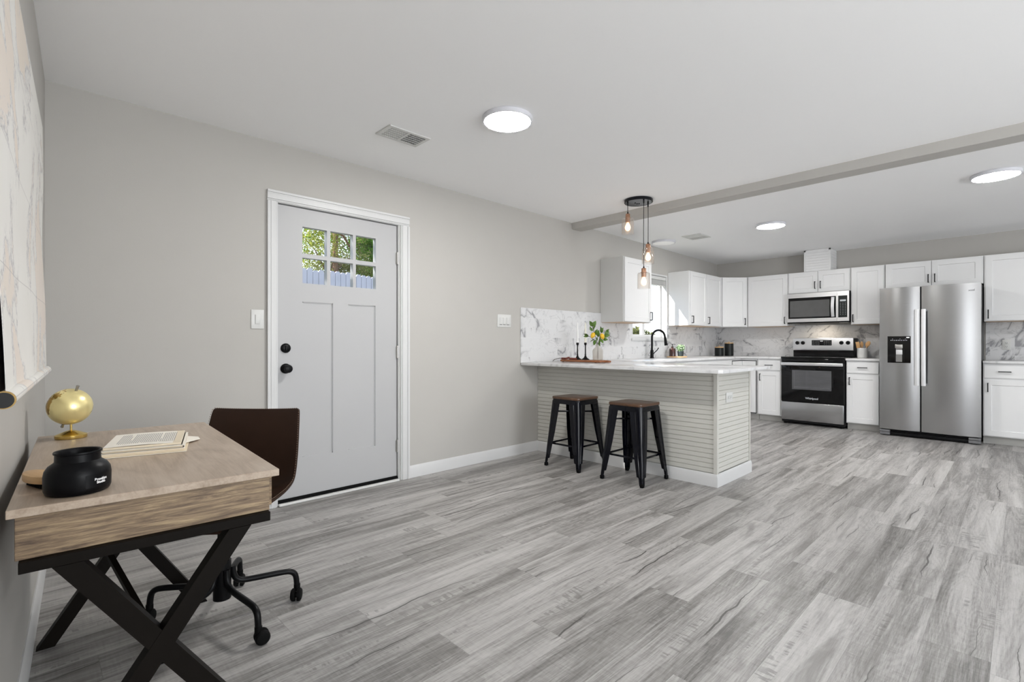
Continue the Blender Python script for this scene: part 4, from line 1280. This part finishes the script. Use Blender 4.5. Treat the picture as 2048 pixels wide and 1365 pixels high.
# canisters
for (x, y, r, h, lb) in ((7.60, -.20, .066, .125, 'shorter charcoal canister with a wooden lid in the worktop corner'), (7.76, -.285, .066, .190, 'taller charcoal canister with a wooden lid in the worktop corner')):
    t = thing('canister', lb, 'canister', (x, y, ZW), group='charcoal kitchen canisters')
    b = MB(); b.lathe([(0, 0), (r - .004, 0), (r, .004), (r, h - .003), (r - .004, h), (0, h)], (x, y, ZW), 32, cap=False); b.build('body', M['canister'], t)
    b = MB(); b.lathe([(0, h), (r - .002, h), (r - .001, h + .003), (r - .001, h + .012), (r - .003, h + .015), (0, h + .015)], (x, y, ZW), 32, cap=False); l = b.build('lid', M['bamboo'], t)
    b = MB(); b.lathe([(0, h + .015), (.006, h + .015), (.010, h + .024), (.006, h + .032), (0, h + .033)], (x, y, ZW), 16, cap=False); b.build('knob', M['bamboo'], l)
# crock with utensils
p = (7.80, -2.005)
t = thing('utensil_crock', 'pale marble utensil crock between stove and fridge', 'crock', (*p, ZW))
b = MB(); b.lathe([(0, 0), (.054, 0), (.057, .004), (.057, .128), (.055, .131), (.051, .128), (.051, .008), (0, .008)], (*p, ZW), 36, cap=False); b.build('body', M['crock'], t)
for k, (dx, dy, tx, ty, kind, lb) in enumerate(((-.010, .018, -.02, .040, 'spat', 'wooden spatula at the left of the utensil crock'), (.004, .0, .0, .005, 'spoon', 'slim wooden spoon in the middle of the utensil crock'),
                                           (-.008, -.016, -.01, -.055, 'spoon', 'wide wooden spoon leaning right in the utensil crock'))):
    b = MB()
    p0 = Vector((p[0] + dx, p[1] + dy, ZW + .010))
    p1 = Vector((p[0] + tx, p[1] + ty, ZW + .145 + .006 * k))
    d = (p1 - p0).normalized()
    b.tube([p0, p1], .006, 10, radii=[.005, .007])
    m = Matrix.Translation(p1 + d * .028) @ Matrix((d.cross(Vector((0, 1, 0))).normalized() * -1, Vector((0, 1, 0)), d)).transposed().to_4x4()
    if kind == 'spat':
        b.box((-.004, -.022, -.050), (.004, .022, .040), .003, mat=m)
    else:
        b.ball((0, 0, 0), 1, (.007, .018 + .008 * (k == 2), .042), 16, mat=m) if False else b.lathe([(0, -1), (.5, -.86), (.87, -.5), (1, 0), (.87, .5), (.5, .86), (0, 1)], (0, 0, 0), 16, m @ Matrix.Diagonal((.006, .018 + .009 * (k == 2), .040, 1)), cap=False)
    solo('wooden_utensil', b, M['utensil'], lb, 'utensil', tuple(p0), 'wooden utensils in the crock')

# serving board on the peninsula
bx, by = 3.965, -.385
an = math.radians(-1.0)
bd = thing('serving_board', 'long reddish wooden serving board on the peninsula worktop', 'board', (bx, by, ZW), an)
def loc(u, v, z=0): return Vector((bx + u * math.cos(an) - v * math.sin(an), by + u * math.sin(an) + v * math.cos(an), ZW + z))
b = MB(Matrix.Translation((bx, by, ZW)) @ Matrix.Rotation(an, 4, 'Z'))
b.prism([(-.09, -.22), (-.075, -.255), (-.03, -.265), (-.022, -.315), (0, -.325), (.022, -.315), (.03, -.265), (.075, -.255), (.09, -.22), (.09, .235), (.075, .255), (-.075, .255), (-.09, .235)], .004, .024, .004)
b.build('plank', M['boardwood'], bd)
b = MB(Matrix.Translation((bx, by, ZW)) @ Matrix.Rotation(an, 4, 'Z'))
b.M = b.M
b.bm.free()
for (u, v) in ((-.07, -.2), (.07, -.2), (-.07, .22), (.07, .22)):
    b = MB(Matrix.Translation((bx, by, ZW)) @ Matrix.Rotation(an, 4, 'Z')); b.lathe([(0, 0), (.010, 0), (.010, .004), (0, .004)], (u, v, 0), 14, cap=False); b.build('foot', M['rubber'], bd)
bz = ZW + .0243
# bead strand on the near-wall end
t = thing('bead_strand', 'strand of red-brown beads with a dark cord on the end of the serving board', 'bead strand', (bx - .07, by + .20, bz))
rnd = random.Random(5)
path = [(-.085, .31, -.012), (-.08, .285, .004), (-.07, .262, .012), (-.062, .24, .008), (-.065, .215, .008), (-.05, .195, .010), (-.07, .178, .010), (-.055, .155, .020), (-.06, .135, .009), (-.045, .12, .012), (-.068, .105, .009), (-.05, .09, .008), (-.065, .07, .009), (-.055, .05, .008)]
b = MB()
for (a, c) in zip(path[3:], path[4:]):
    for k in range(3):
        f = k / 3
        q = loc(a[0] + (c[0] - a[0]) * f, a[1] + (c[1] - a[1]) * f, .0243 + max(.0103, a[2] + (c[2] - a[2]) * f))
        b.ball(q, .0100, n=10)
b.build('beads', M['bead'], t)
b = MB(); b.tube([loc(a[0], a[1] + .0, max(.0243 + a[2], .004)) for a in [(-.09, .345, -.020), (-.085, .33, -.006), (-.08, .30, .004), (-.07, .262, .012), (-.062, .24, .008)]], .003, 8)
b.build('cord', M['stem'], t)

def candlestick(u, v, label):
    q = loc(u, v, .0245)
    t = thing('candlestick', label, 'candlestick', q, group='black candlesticks on the board')
    b = MB(); b.lathe([(0, 0), (.042, 0), (.043, .003), (.036, .008), (.020, .018), (.012, .030), (.008, .044), (.0065, .050), (.011, .054), (.0065, .058), (.0060, .14), (.0065, .146), (.011, .150), (.0135, .160), (.0135, .172), (.010, .174), (0, .174)], q, 28, cap=False)
    b.build('stem', M['black'], t)
    return q
q1 = candlestick(.0, .085, 'black candlestick nearer the wall on the serving board')
q2 = candlestick(.022, .000, 'black candlestick nearer the lemon branch on the serving board')
for q, mt, lb in ((q1, 'waxwhite', 'thin white taper candle in the candlestick nearer the wall'), (q2, 'wax', 'thin ivory taper candle in the candlestick nearer the lemon branch')):
    c = (q.x, q.y, q.z + .1745)
    t = thing('taper_candle', lb, 'candle', c, group='taper candles on the board')
    b = MB(); b.lathe([(0, 0), (.0105, 0), (.0100, .06), (.0065, .19), (.003, .203), (0, .205)], c, 20, cap=False); b.build('wax', M[mt], t)
    b = MB(); b.cyl((c[0], c[1], c[2] + .203), (c[0], c[1], c[2] + .213), .0008, n=6); b.build('wick', M['whiteink'], t)
# vase with lemon branch
q = loc(.062, -.125, .0245)
t = thing('vase', 'frosted ribbed glass vase holding a lemon branch on the serving board', 'vase', q)
N = 72
b = MB()
prof = [(0, 0), (.046, 0), (.050, .004), (.051, .088), (.046, .106), (.030, .122), (.022, .130), (.021, .150), (.023, .158)]
tm = bmesh.new()
rings = []
for r, z in prof:
    if r == 0:
        rings.append([tm.verts.new((0, 0, 0))])
        continue
    rings.append([tm.verts.new(((r + (.0012 * (-1) ** i if .004 < z < .11 else 0)) * math.cos(2 * PI * i / N), (r + (.0012 * (-1) ** i if .004 < z < .11 else 0)) * math.sin(2 * PI * i / N), z)) for i in range(N)])
for a, c in zip(rings, rings[1:]):
    for i in range(N):
        j = (i + 1) % N
        tm.faces.new([a[0], c[j], c[i]] if len(a) == 1 else [a[i], a[j], c[j], c[i]])
b.merge(tm, Matrix.Translation(q))
b.build('glass', M['vaseglass'], t, smooth=60)
lb = thing('lemon_branch', 'leafy lemon branch with two yellow lemons standing in the vase', 'branch', (q.x, q.y, q.z + .01))
top = Vector((q.x, q.y, q.z + .15))
def cf(r, d, z): return top + RT * r + FW * d + Vector((0, 0, z))
stems = [[Vector((q.x, q.y, q.z + .012)), top, cf(-.02, 0, .07), cf(-.045, .0, .15), cf(-.055, .0, .20)],
         [Vector((q.x + .008, q.y, q.z + .012)), top, cf(.015, -.01, .06), cf(.03, -.01, .12), cf(.035, 0, .155)],
         [Vector((q.x, q.y + .008, q.z + .012)), top, cf(.04, .01, .05), cf(.06, .01, .09), cf(.085, .02, .125)],
         [Vector((q.x - .006, q.y, q.z + .012)), top, cf(-.04, .01, .05), cf(-.07, .02, .08), cf(-.10, .02, .09)]]
b = MB()
for s_ in stems:
    b.tube(s_, .0025, 7)
b.build('stem', M['stem'], lb)
b = MB()
def leaf(b, p, direction, L, wd, roll):
    d = Vector(direction).normalized()
    s_ = d.cross(Vector((0, 0, 1)))
    s_ = s_.normalized() if s_.length > .01 else Vector((1, 0, 0))
    s_ = Matrix.Rotation(roll, 3, d) @ s_
    nn = d.cross(s_)
    V, Fc = [], []
    K = 7
    for i in range(K + 1):
        f = i / K
        ww = wd * math.sin(PI * min(1, f ** .8)) * (1 - .15 * f) + .0005
        ctr = p + d * L * f - nn * .012 * math.sin(PI * f)
        V += [tuple(ctr - s_ * ww + nn * ww * .3), tuple(ctr), tuple(ctr + s_ * ww + nn * ww * .3)]
    for i in range(K):
        for k in (0, 1):
            Fc.append((i * 3 + k, i * 3 + k + 1, i * 3 + 4 + k, i * 3 + 3 + k))
    me = bpy.data.meshes.new('l')
    me.from_pydata(V, [], Fc)
    b.bm.from_mesh(me)
    bpy.data.meshes.remove(me)
rnd = random.Random(11)
LV = [((-.055, 0, .185), (-.5, .1, 1), .06), ((-.05, 0, .185), (.55, 0, 1), .062), ((-.05, 0, .14), (-.55, -.2, .75), .055), ((-.05, -.01, .15), (.3, -.3, .5), .05),
      ((.032, 0, .125), (-.1, .1, 1), .06), ((.03, 0, .12), (.35, -.2, .8), .058), ((.085, .02, .12), (.6, 0, .7), .05), ((.06, .01, .085), (1, -.2, .25), .062), ((.07, .01, .10), (.8, .2, .7), .06),
      ((.05, .0, .06), (.9, -.3, -.1), .05), ((-.09, .02, .09), (-1, 0, .35), .055), ((-.09, .02, .088), (-1, 0, -.1), .05), ((-.03, 0, .06), (-.7, -.3, -.5), .065), ((-.02, 0, .05), (-.35, -.3, -.8), .06),
      ((.01, -.01, .045), (.15, -.4, -1), .062), ((.02, -.01, .06), (.4, -.5, -.7), .058), ((.0, 0, .08), (.1, -.3, .9), .07), ((-.02, 0, .10), (.2, -.3, 1), .06), ((0, 0, .05), (-.2, -.6, .3), .06), ((.03, 0, .05), (-.1, -.5, .6), .055)]
for (r, d, z), dv, L in LV:
    dirv = RT * dv[0] + FW * dv[1] + Vector((0, 0, dv[2]))
    leaf(b, cf(r, d, z), dirv, L * 1.06, L * .35, rnd.uniform(-.9, .9) + 1.2)
b.build('foliage', M['leaf'], lb, smooth=60)
for (r, z) in ((-.052, .098), (.040, .088)):
    b = MB(); mm = Matrix.Rotation(.5 if r < 0 else -.3, 4, FW)
    b.lathe([(0, -.034), (.006, -.031), (.012, -.025), (.021, -.012), (.023, 0), (.021, .012), (.013, .023), (.005, .028), (0, .029)], cf(r, -.02, z), 20, mm, cap=False)
    b.build('lemon', M['lemon'], lb, smooth=60)

# ------------------------------------------------------------------ bar stools
sx, sy = 3.452, -.680
GS = 'bar stools at the peninsula'
stl = thing('bar_stool', 'black metal bar stool with a wooden seat, the one nearer the wall', 'bar stool', (sx, sy, 0), 0, GS)
HS = .622
b = MB()
def rrect(h, r, n=5):
    pts = []
    for (cx, cy, a0) in ((h - r, h - r, 0), (-h + r, h - r, PI / 2), (-h + r, -h + r, PI), (h - r, -h + r, 1.5 * PI)):
        for i in range(n + 1):
            a = a0 + PI / 2 * i / n
            pts.append((cx + r * math.cos(a), cy + r * math.sin(a)))
    return pts
b.prism(rrect(.156, .04), HS - .020, HS, .004); b.build('seat', M['seatwood'], stl, world=False)
b = MB()
o, i_ = rrect(.150, .038), rrect(.1475, .036)
k = len(o)
o2, i2 = rrect(.155, .038), rrect(.1525, .036)
za, zb = HS - .021, HS - .060
V = [(*p, za) for p in o] + [(*p, zb) for p in o2] + [(*p, zb) for p in i2] + [(*p, za) for p in i_]
b.raw(V, [(s * k + j, s * k + (j + 1) % k, ((s + 1) % 4) * k + (j + 1) % k, ((s + 1) % 4) * k + j) for s in range(4) for j in range(k)])
b.build('apron', M['gloss'], stl, world=False)
TX, BX = .152, .196
for ax in (1, -1):
    for ay in (1, -1):
        b = MB()
        sect = []
        # folded sheet-metal leg: rounded corner with two flanges, tapering downwards
        for (z, cpos, arm, rad) in ((HS - .035, TX, .100, .030), (HS * .5, (TX + BX) / 2, .080, .024), (.075, BX - .004, .050, .016), (.070, BX - .004, .034, .013), (.012, BX, .028, .012)):
            ring = [(cpos - arm, cpos), ]
            ring += [(cpos - arm * .55, cpos), (cpos - arm * .5, cpos - .004), (cpos - arm * .42, cpos - .004), (cpos - arm * .38, cpos)]
            for q_ in range(5):
                a = PI / 2 - PI / 2 * q_ / 4
                ring.append((cpos - rad + rad * math.cos(a), cpos - rad + rad * math.sin(a)))
            ring += [(cpos, cpos - arm * .38), (cpos - .004, cpos - arm * .42), (cpos - .004, cpos - arm * .5), (cpos, cpos - arm * .55), (cpos, cpos - arm)]
            sect.append([(p[0] * ax, p[1] * ay, z) for p in ring])
        kk = len(sect[0])
        V = [p for s_ in sect for p in s_]
        inner = [(p[0] - .003 * ax, p[1] - .003 * ay, p[2]) for p in V]
        nV = len(V)
        Fc = []
        for s_ in range(len(sect) - 1):
            for j in range(kk - 1):
                f = (s_ * kk + j, s_ * kk + j + 1, (s_ + 1) * kk + j + 1, (s_ + 1) * kk + j)
                Fc += [f, tuple(nV + q_ for q_ in reversed(f))]
            for j in (0, kk - 1):
                Fc.append((s_ * kk + j, (s_ + 1) * kk + j, nV + (s_ + 1) * kk + j, nV + s_ * kk + j))
        b.raw(V + inner, Fc)
        lg = b.build('leg', M['gloss'], stl, world=False, smooth=25)
        b = MB(); b.box(((BX - .027) * ax, (BX - .027) * ay, 0), ((BX + .0005) * ax, (BX + .0005) * ay, .030), .004); b.build('rubber_foot', M['rubber'], lg, world=False)
b = MB()
zr = .205
cr = BX - .030 - .008
for (p, q_) in (((-cr, -cr), (cr, -cr)), ((cr, -cr), (cr, cr)), ((cr, cr), (-cr, cr)), ((-cr, cr), (-cr, -cr))):
    b.bar((*p, zr), (*q_, zr), .007, .016, (0, 0, 1), .002)
b.build('footrest', M['gloss'], stl, world=False)
b = MB()
ct_ = TX + .012 - .02
b.bar((-ct_, -ct_, HS - .135), (ct_, ct_, HS - .135), .010, .014, (0, 0, 1), .002); b.bar((-ct_, ct_, HS - .135), (ct_, -ct_, HS - .135), .010, .014, (0, 0, 1), .002)
b.build('cross_brace', M['gloss'], stl, world=False)
dup(stl, (sx, -1.286, 0), 0.0, 'black metal bar stool with a wooden seat, the one nearer the peninsula corner')

# ------------------------------------------------------------------ desk
DX, DY, DA = .1981, -1.5374, -.0527
dk = thing('desk', 'weathered oak writing desk with dark crossed steel legs against the left wall', 'desk', (DX, DY, 0), DA)
DWD, DL, DZ = .518, 1.063, .755
hw, hl = DWD / 2, DL / 2
b = MB(); b.box((-hw, -hl, DZ - .018), (hw, hl, DZ), .0012, 1); b.build('tabletop', M['desktop'], dk, world=False)
b = MB(); b.box((-hw + .012, -hl + .016, DZ - .110), (hw - .020, hl - .016, DZ - .018), .001, 1); b.build('drawer_box', M['deskside'], dk, world=False)
b = MB(); b.box((hw - .0205, -hl + .04, DZ - .104), (hw - .008, -.006, DZ - .022), .001, 1); d_ = b.build('drawer', M['deskside'], dk, world=False)
b = MB(); b.box((hw - .0205, .006, DZ - .104), (hw - .008, hl - .04, DZ - .022), .001, 1); d2_ = b.build('drawer', M['deskside'], dk, world=False)
for dd, y in ((d_, -.25), (d2_, .25)):
    b = MB(); b.box((hw - .008, y - .012, DZ - .068), (hw + .006, y + .012, DZ - .058), .002); b.build('knob', M['frame'], dd, world=False)
b = MB()
zf0, zf1 = DZ - .134, DZ - .1105
for y in (-hl + .0195, hl - .0195):
    b.box((-hw + .018, y - .019, zf0), (hw - .022, y + .019, zf1), .001, 1)
for x in (-hw + .03, hw - .035):
    b.box((x - .012, -hl + .02, zf0), (x + .012, hl - .02, zf1), .001, 1)
b.build('top_frame', M['frame'], dk, world=False)
ZXc = .385
for y in (-hl + .0195, hl - .029):
    for s_ in (1, -1):
        b = MB()
        top_x, foot_x = -.165 * s_, .238 * s_ if y > 0 else .262 * s_
        yo = y + .0005 * s_
        dirx = Vector((foot_x - top_x, 0, -zf0 - 0))
        ww = .042
        hh = .020
        # bar cut flat at floor and frame
        hx = ww / 2 * Vector((foot_x - top_x, 0, zf0)).length / zf0
        V = [(top_x - hx, yo - hh, zf0), (top_x + hx, yo - hh, zf0), (foot_x + hx, yo - hh, 0), (foot_x - hx, yo - hh, 0),
             (top_x - hx, yo + hh, zf0), (top_x + hx, yo + hh, zf0), (foot_x + hx, yo + hh, 0), (foot_x - hx, yo + hh, 0)]
        b.raw(V, [(0, 1, 2, 3), (4, 5, 6, 7), (0, 1, 5, 4), (1, 2, 6, 5), (2, 3, 7, 6), (3, 0, 4, 7)])
        b.build('leg', M['frame'], dk, world=False)
zx = zf0 * (.238 / (.238 + .165)) 
b = MB(); b.bar((0, -hl + .04, ZXc - .02), (-.19, hl - .05, zf0 - .0), .014, .014, (0, 0, 1)); b.bar((0, hl - .05, ZXc - .02), (.19, -hl + .05, zf0), .014, .014, (0, 0, 1)); b.build('brace', M['frame'], dk, world=False)

ZD = DZ + .0005
# globe
gx0, gy0 = .052, -1.105
t = thing('globe', 'small gold desk globe tilted on a round brass base', 'globe', (gx0, gy0, ZD))
b = MB(); b.lathe([(0, 0), (.044, 0), (.045, .002), (.045, .011), (.043, .013), (.034, .017), (.018, .024), (.006, .028), (0, .028)], (gx0, gy0, ZD), 40, cap=False); b.build('base', M['gold'], t)
gc = Vector((gx0 - .003, gy0, ZD + .112))
ax = (Vector((0, 0, 1)) * .87 + RT * .42 - FW * .10).normalized()
b = MB(); b.cyl((gx0, gy0, ZD + .026), (gx0, gy0, ZD + .056), .0035); b.build('post', M['gold'], t)
b = MB(); b.ball(gc, .064, n=48, mat=ax.to_track_quat('Z', 'X').to_matrix().to_4x4()); gl = b.build('sphere', M['globe'], t)
b = MB()
for s_ in (1, -1):
    b.cyl(gc + ax * .060 * s_, gc + ax * .080 * s_, .0042); b.cyl(gc + ax * .080 * s_, gc + ax * .084 * s_, .0050)
b.build('axle', M['nickel'], gl)
b = MB(); b.lathe([(0, 0), (.018, 0.0012), (.022, .003), (.0, .004)], gc - ax * .0645, 24, ax.to_track_quat('Z', 'X').to_matrix().to_4x4(), cap=False); b.build('pole_disc', M['stem'], gl)
# jar
jx, jy = .026, -1.972
t = thing('jar', 'squat matte black jar with white lettering on the near corner of the desk', 'jar', (jx, jy, ZD))
b = MB(); b.lathe([(0, 0), (.052, 0), (.057, .003), (.0595, .010), (.060, .040), (.058, .052), (.052, .062), (.044, .068), (.041, .071), (.0405, .087), (.043, .0885), (.0435, .091), (.0425, .093), (.039, .092), (.037, .088), (.037, .070), (.050, .055), (.052, .010), (0, .008)], (jx, jy, ZD), 56, cap=False)
jb = b.build('body', M['jar'], t, smooth=40)
def curved_text(name, body, size, ang, z, r, mat, parent, c):
    cu = bpy.data.curves.new('t', 'FONT')
    cu.body = body; cu.size = size; cu.align_x = 'CENTER'; cu.align_y = 'CENTER'; cu.offset = .00035
    to = bpy.data.objects.new('t', cu)
    COL.objects.link(to)
    me = bpy.data.meshes.new_from_object(to.evaluated_get(bpy.context.evaluated_depsgraph_get()))
    bpy.data.objects.remove(to)
    for v in me.vertices:
        a = ang + v.co.x / r
        v.co = Vector((c[0] + r * math.cos(a), c[1] + r * math.sin(a), z + v.co.y))
    me.transform(WM[root_of(parent)].inverted())
    me.materials.clear(); me.materials.append(mat)
    o = bpy.data.objects.new(name, me)
    COL.objects.link(o); o.parent = parent
ja = math.atan2(RT.y, RT.x) - .02
b = MB()
arc = [ja - .62 + 1.0 * i / 14 for i in range(15)]
V = [(jx + .0604 * math.cos(a), jy + .0604 * math.sin(a), ZD + z) for z in (.014, .043) for a in arc]
me_f = [(i, i + 1, 16 + i, 15 + i) for i in range(14)]
b.raw(V, me_f)
lab = b.build('label', M['jar'], t, smooth=60)
curved_text('lettering', 'Brooklyn', .0076, ja - .12, ZD + .031, .0608, M['whiteink'], lab, (jx, jy))
curved_text('lettering', 'Studio', .0076, ja - .12, ZD + .0242, .0608, M['whiteink'], lab, (jx, jy))
# brush
qx, qy = -.036, -1.855
br = thing('brush', 'pale wooden hand brush with black bristles beside the black jar', 'brush', (qx, qy, ZD), math.radians(-72))
b = MB(); b.prism([(.06 * math.cos(a) * (1 if math.cos(a) > 0 else 1), .026 * math.sin(a)) for a in [2 * PI * i / 36 for i in range(36)]], .012, .030, .003); b.build('handle', M['bamboo'], br, world=False)
b = MB()
for i in range(-8, 9):
    for j in (-1, 0, 1):
        if (i / 9) ** 2 + (j / 1.6) ** 2 < .95:
            b.cyl((i * .0055, j * .010, .013), (i * .0060, j * .011, 0), .0018, n=6)
b.build('bristles', M['rubber'], br, world=False)
# book block without covers, top page printed
kx, ky, ka = .225, -1.500, math.radians(-13)
bk = thing('book', 'coverless open book lying page up in the middle of the desk', 'book', (kx, ky, ZD), ka)
BW, BD = .205, .265
b = MB()
lay = 5
zz = [.0012, .009, .010, .0165, .0175, .0265]
for i, (z0_, z1_, ins) in enumerate(((.0, .003, -.004), (.003, .0105, .0005), (.0105, .012, .0), (.012, .0185, .001), (.0185, .020, 0), (.020, .0275, .0015))):
    b.box((-BW / 2 + ins, -BD / 2 + ins + i * .003, z0_), (BW / 2 - ins - i * .002, BD / 2 - ins, z1_), .0004, 1)
b.build('page_block', M['paperedge'], bk, world=False)
b = MB()
NX = 24
V, Fc = [], []
for i in range(NX + 1):
    f = i / NX
    for v in (-BD / 2 + .016, BD / 2 - .001):
        V.append((-BW / 2 + .001 + (BW - .012) * f, v, .0278 + .0016 * math.sin(f * PI * 1.2)))
for i in range(NX):
    Fc.append((2 * i, 2 * i + 2, 2 * i + 3, 2 * i + 1))
nv = len(V)
V += [(p[0], p[1], .0274) for p in V]
Fc += [tuple(nv + q_ for q_ in reversed(f)) for f in Fc]
Fc += [(0, 2 * NX, nv + 2 * NX, nv), (1, 2 * NX + 1, nv + 2 * NX + 1, nv + 1)] if False else []
b.raw(V, Fc)
tp = b.build('top_page', M['paper'], bk, world=False)
for (z0_, ins) in ((.0003, -.0045), (.0106, -.0006), (.0186, -.0006)):
    b = MB(); b.box((-BW / 2 + ins, -BD / 2 + ins + (.0 if z0_ < .005 else .0185 * z0_ * 10), z0_), (BW / 2 - ins - .002, BD / 2 - ins, z0_ + .0014)); b.build('white_leaf', M['paper'], bk, world=False)
b = MB()
rnd = random.Random(3)
for i in range(29):
    u = -BW / 2 + .026 + i * .0052
    f = (u + BW / 2) / BW
    zl = .0281 + .0016 * math.sin(f * PI * 1.2)
    v0, v1 = -BD / 2 + .055, BD / 2 - .035
    v = v0 if i not in (0, 11, 20) else v0 + .012
    end = v1 if rnd.random() < .85 else v0 + (v1 - v0) * rnd.uniform(.3, .8)
    while v < end:
        ln = min(rnd.uniform(.006, .022), end - v)
        b.box((u, v, zl - .0002), (u + .0021, v + ln, zl + .0002))
        v += ln + .0028
b.build('printed_lines', M['ink'], tp, world=False)
b = MB()
b.raw([(BW / 2 - .01, -.02, .006), (BW / 2 + .036, .055, .004), (BW / 2 + .030, BD / 2 - .03, .005), (BW / 2 - .01, BD / 2 - .01, .008),
       (BW / 2 - .01, -.02, .0066), (BW / 2 + .036, .055, .0046), (BW / 2 + .030, BD / 2 - .03, .0056), (BW / 2 - .01, BD / 2 - .01, .0086)],
      [(0, 1, 2, 3), (4, 5, 6, 7), (0, 1, 5, 4), (1, 2, 6, 5), (2, 3, 7, 6), (3, 0, 4, 7)])
b.build('loose_leaf', M['paper'], bk, world=False)

# ------------------------------------------------------------------ desk chair
CX, CY = .492, -1.270
CA = math.radians(225)        # the way the seat faces
ch = thing('desk_chair', 'brown leather swivel chair on five black casters, pushed under the desk', 'chair', (CX, CY, 0), CA)
# shell: local x = forward, y = left
prof = [(.235, .428), (.215, .447), (.16, .455), (.08, .452), (0, .450), (-.08, .452), (-.14, .462), (-.180, .482), (-.205, .520), (-.220, .57), (-.232, .63), (-.243, .70), (-.252, .765), (-.256, .795), (-.262, .803)]
NS = 20
nP = len(prof)
V = []
def halfw(i):
    f = i / (nP - 1)
    return [.150, .185, .203, .212, .216, .219, .220, .220, .219, .216, .212, .206, .200, .197, .190][i]
for side in (0, 1):
    for i, (px2, pz2) in enumerate(prof):
        a, c = prof[max(i - 1, 0)], prof[min(i + 1, nP - 1)]
        tx_, tz_ = c[0] - a[0], c[1] - a[1]
        L_ = math.hypot(tx_, tz_)
        nx_, nz_ = -tz_ / L_, tx_ / L_          # points to the sitter (up/forward)
        if nz_ < 0 and abs(nz_) > abs(nx_) or (abs(nx_) >= abs(nz_) and nx_ < 0):
            nx_, nz_ = -nx_, -nz_
        for j in range(NS + 1):
            f = 2 * j / NS - 1
            wing = [.008, .012, .022, .030, .036, .042, .048, .050, .048, .042, .034, .024, .014, .009, .007][i]
            lift = wing * abs(f) ** 2.6
            th = 0 if side == 0 else -.016
            V.append((px2 + nx_ * (lift + th), f * halfw(i), pz2 + nz_ * (lift + th)))
Fc = []
W_ = NS + 1
H_ = nP * W_
for i in range(nP - 1):
    for j in range(NS):
        q_ = (i * W_ + j, i * W_ + j + 1, (i + 1) * W_ + j + 1, (i + 1) * W_ + j)
        Fc += [q_, tuple(H_ + k for k in reversed(q_))]
for i in range(nP - 1):
    for j in (0, NS):
        Fc.append((i * W_ + j, (i + 1) * W_ + j, H_ + (i + 1) * W_ + j, H_ + i * W_ + j))
for j in range(NS):
    for i in (0, nP - 1):
        Fc.append((i * W_ + j, i * W_ + j + 1, H_ + i * W_ + j + 1, H_ + i * W_ + j))
b = MB(); b.raw(V, Fc); sh = b.build('seat_shell', M['leather'], ch, world=False, smooth=70, sub=1)
# stitched rim: a row of short stitches along both edges and the top
b = MB()
edge = [Vector(V[i * W_]) for i in range(nP)]
edge2 = [Vector(V[i * W_ + NS]) for i in range(nP)]
topr = [Vector(V[(nP - 1) * W_ + j]) for j in range(W_)]
for line in (edge, edge2, topr):
    acc = []
    for p, q_ in zip(line, line[1:]):
        n_ = max(1, int((q_ - p).length / .009))
        for k in range(n_):
            a = p.lerp(q_, k / n_); c = p.lerp(q_, (k + .55) / n_)
            ctr = Vector((-.03, 0, .60))
            sh_ = (ctr - a).normalized() * .004
            b.cyl(a + sh_, c + sh_, .0012, n=5)
b.build('stitching', M['stitch'], sh, world=False)
b = MB(); b.box((-.11, -.09, .405), (.11, .09, .425), .004); b.cyl((0, 0, .385), (0, 0, .41), .045); b.build('tilt_plate', M['black'], ch, world=False)
b = MB(); b.tube([(.0, -.05, .41), (.0, -.20, .405), (.0, -.225, .398)], .006, 8); b.build('lift_lever', M['black'], ch, world=False)
b = MB(); b.cyl((0, 0, .14), (0, 0, .41), .0165); b.cyl((0, 0, .15), (0, 0, .29), .026); b.cyl((0, 0, .085), (0, 0, .235), .032, n=28); b.build('gas_column', M['black'], ch, world=False)
cast = [(.765, -1.316), (.541, -1.545), (.262, -1.415), (.284, -1.083), (.629, -1.005)]
ci = WM[ch.name].inverted()
for (wx, wy) in cast:
    e = ci @ Vector((wx, wy, 0))
    d = Vector((e.x, e.y, 0))
    L_ = d.length
    d.normalize()
    b = MB()
    pp = [d * .036 + Vector((0, 0, .205)), d * .040 + Vector((0, 0, .165)), d * .055 + Vector((0, 0, .143)), d * .085 + Vector((0, 0, .135)), d * (L_ - .045) + Vector((0, 0, .130)), d * (L_ - .018) + Vector((0, 0, .122)), d * (L_ - .004) + Vector((0, 0, .104)), d * L_ + Vector((0, 0, .055))]
    # smooth the bends a little
    for _ in range(2):
        nn = [pp[0]]
        for a, c in zip(pp, pp[1:]):
            nn += [a.lerp(c, .25), a.lerp(c, .75)]
        pp = nn + [pp[-1]]
    b.tube(pp, .0115, 14)
    lg = b.build('leg', M['black'], ch, world=False, smooth=60)
    rndc = random.Random(int(wx * 1000))
    ang = rndc.uniform(0, 2 * PI)
    tr_ = Vector((math.cos(ang), math.sin(ang), 0))
    cw = e + tr_ * .012
    side_ = Vector((-tr_.y, tr_.x, 0))
    b = MB()
    mm = Matrix.Translation(Vector((cw.x, cw.y, .026))) @ Matrix((tr_, Vector((0, 0, 1)), side_)).transposed().to_4x4()
    for s_ in (1, -1):
        b.lathe([(0, .005), (.0255, .005), (.026, .008), (.0255, .016), (.020, .021), (0, .023)], (0, 0, 0), 26, mm @ Matrix.Diagonal((1, 1, s_, 1)), cap=False)
    b.lathe([(0, -.006), (.012, -.006), (.012, .006), (0, .006)], (0, 0, 0), 16, mm, cap=False)
    b.cyl((e.x, e.y, .040), (e.x, e.y, .066), .013)
    b.build('caster', M['rubber'], lg, world=False)
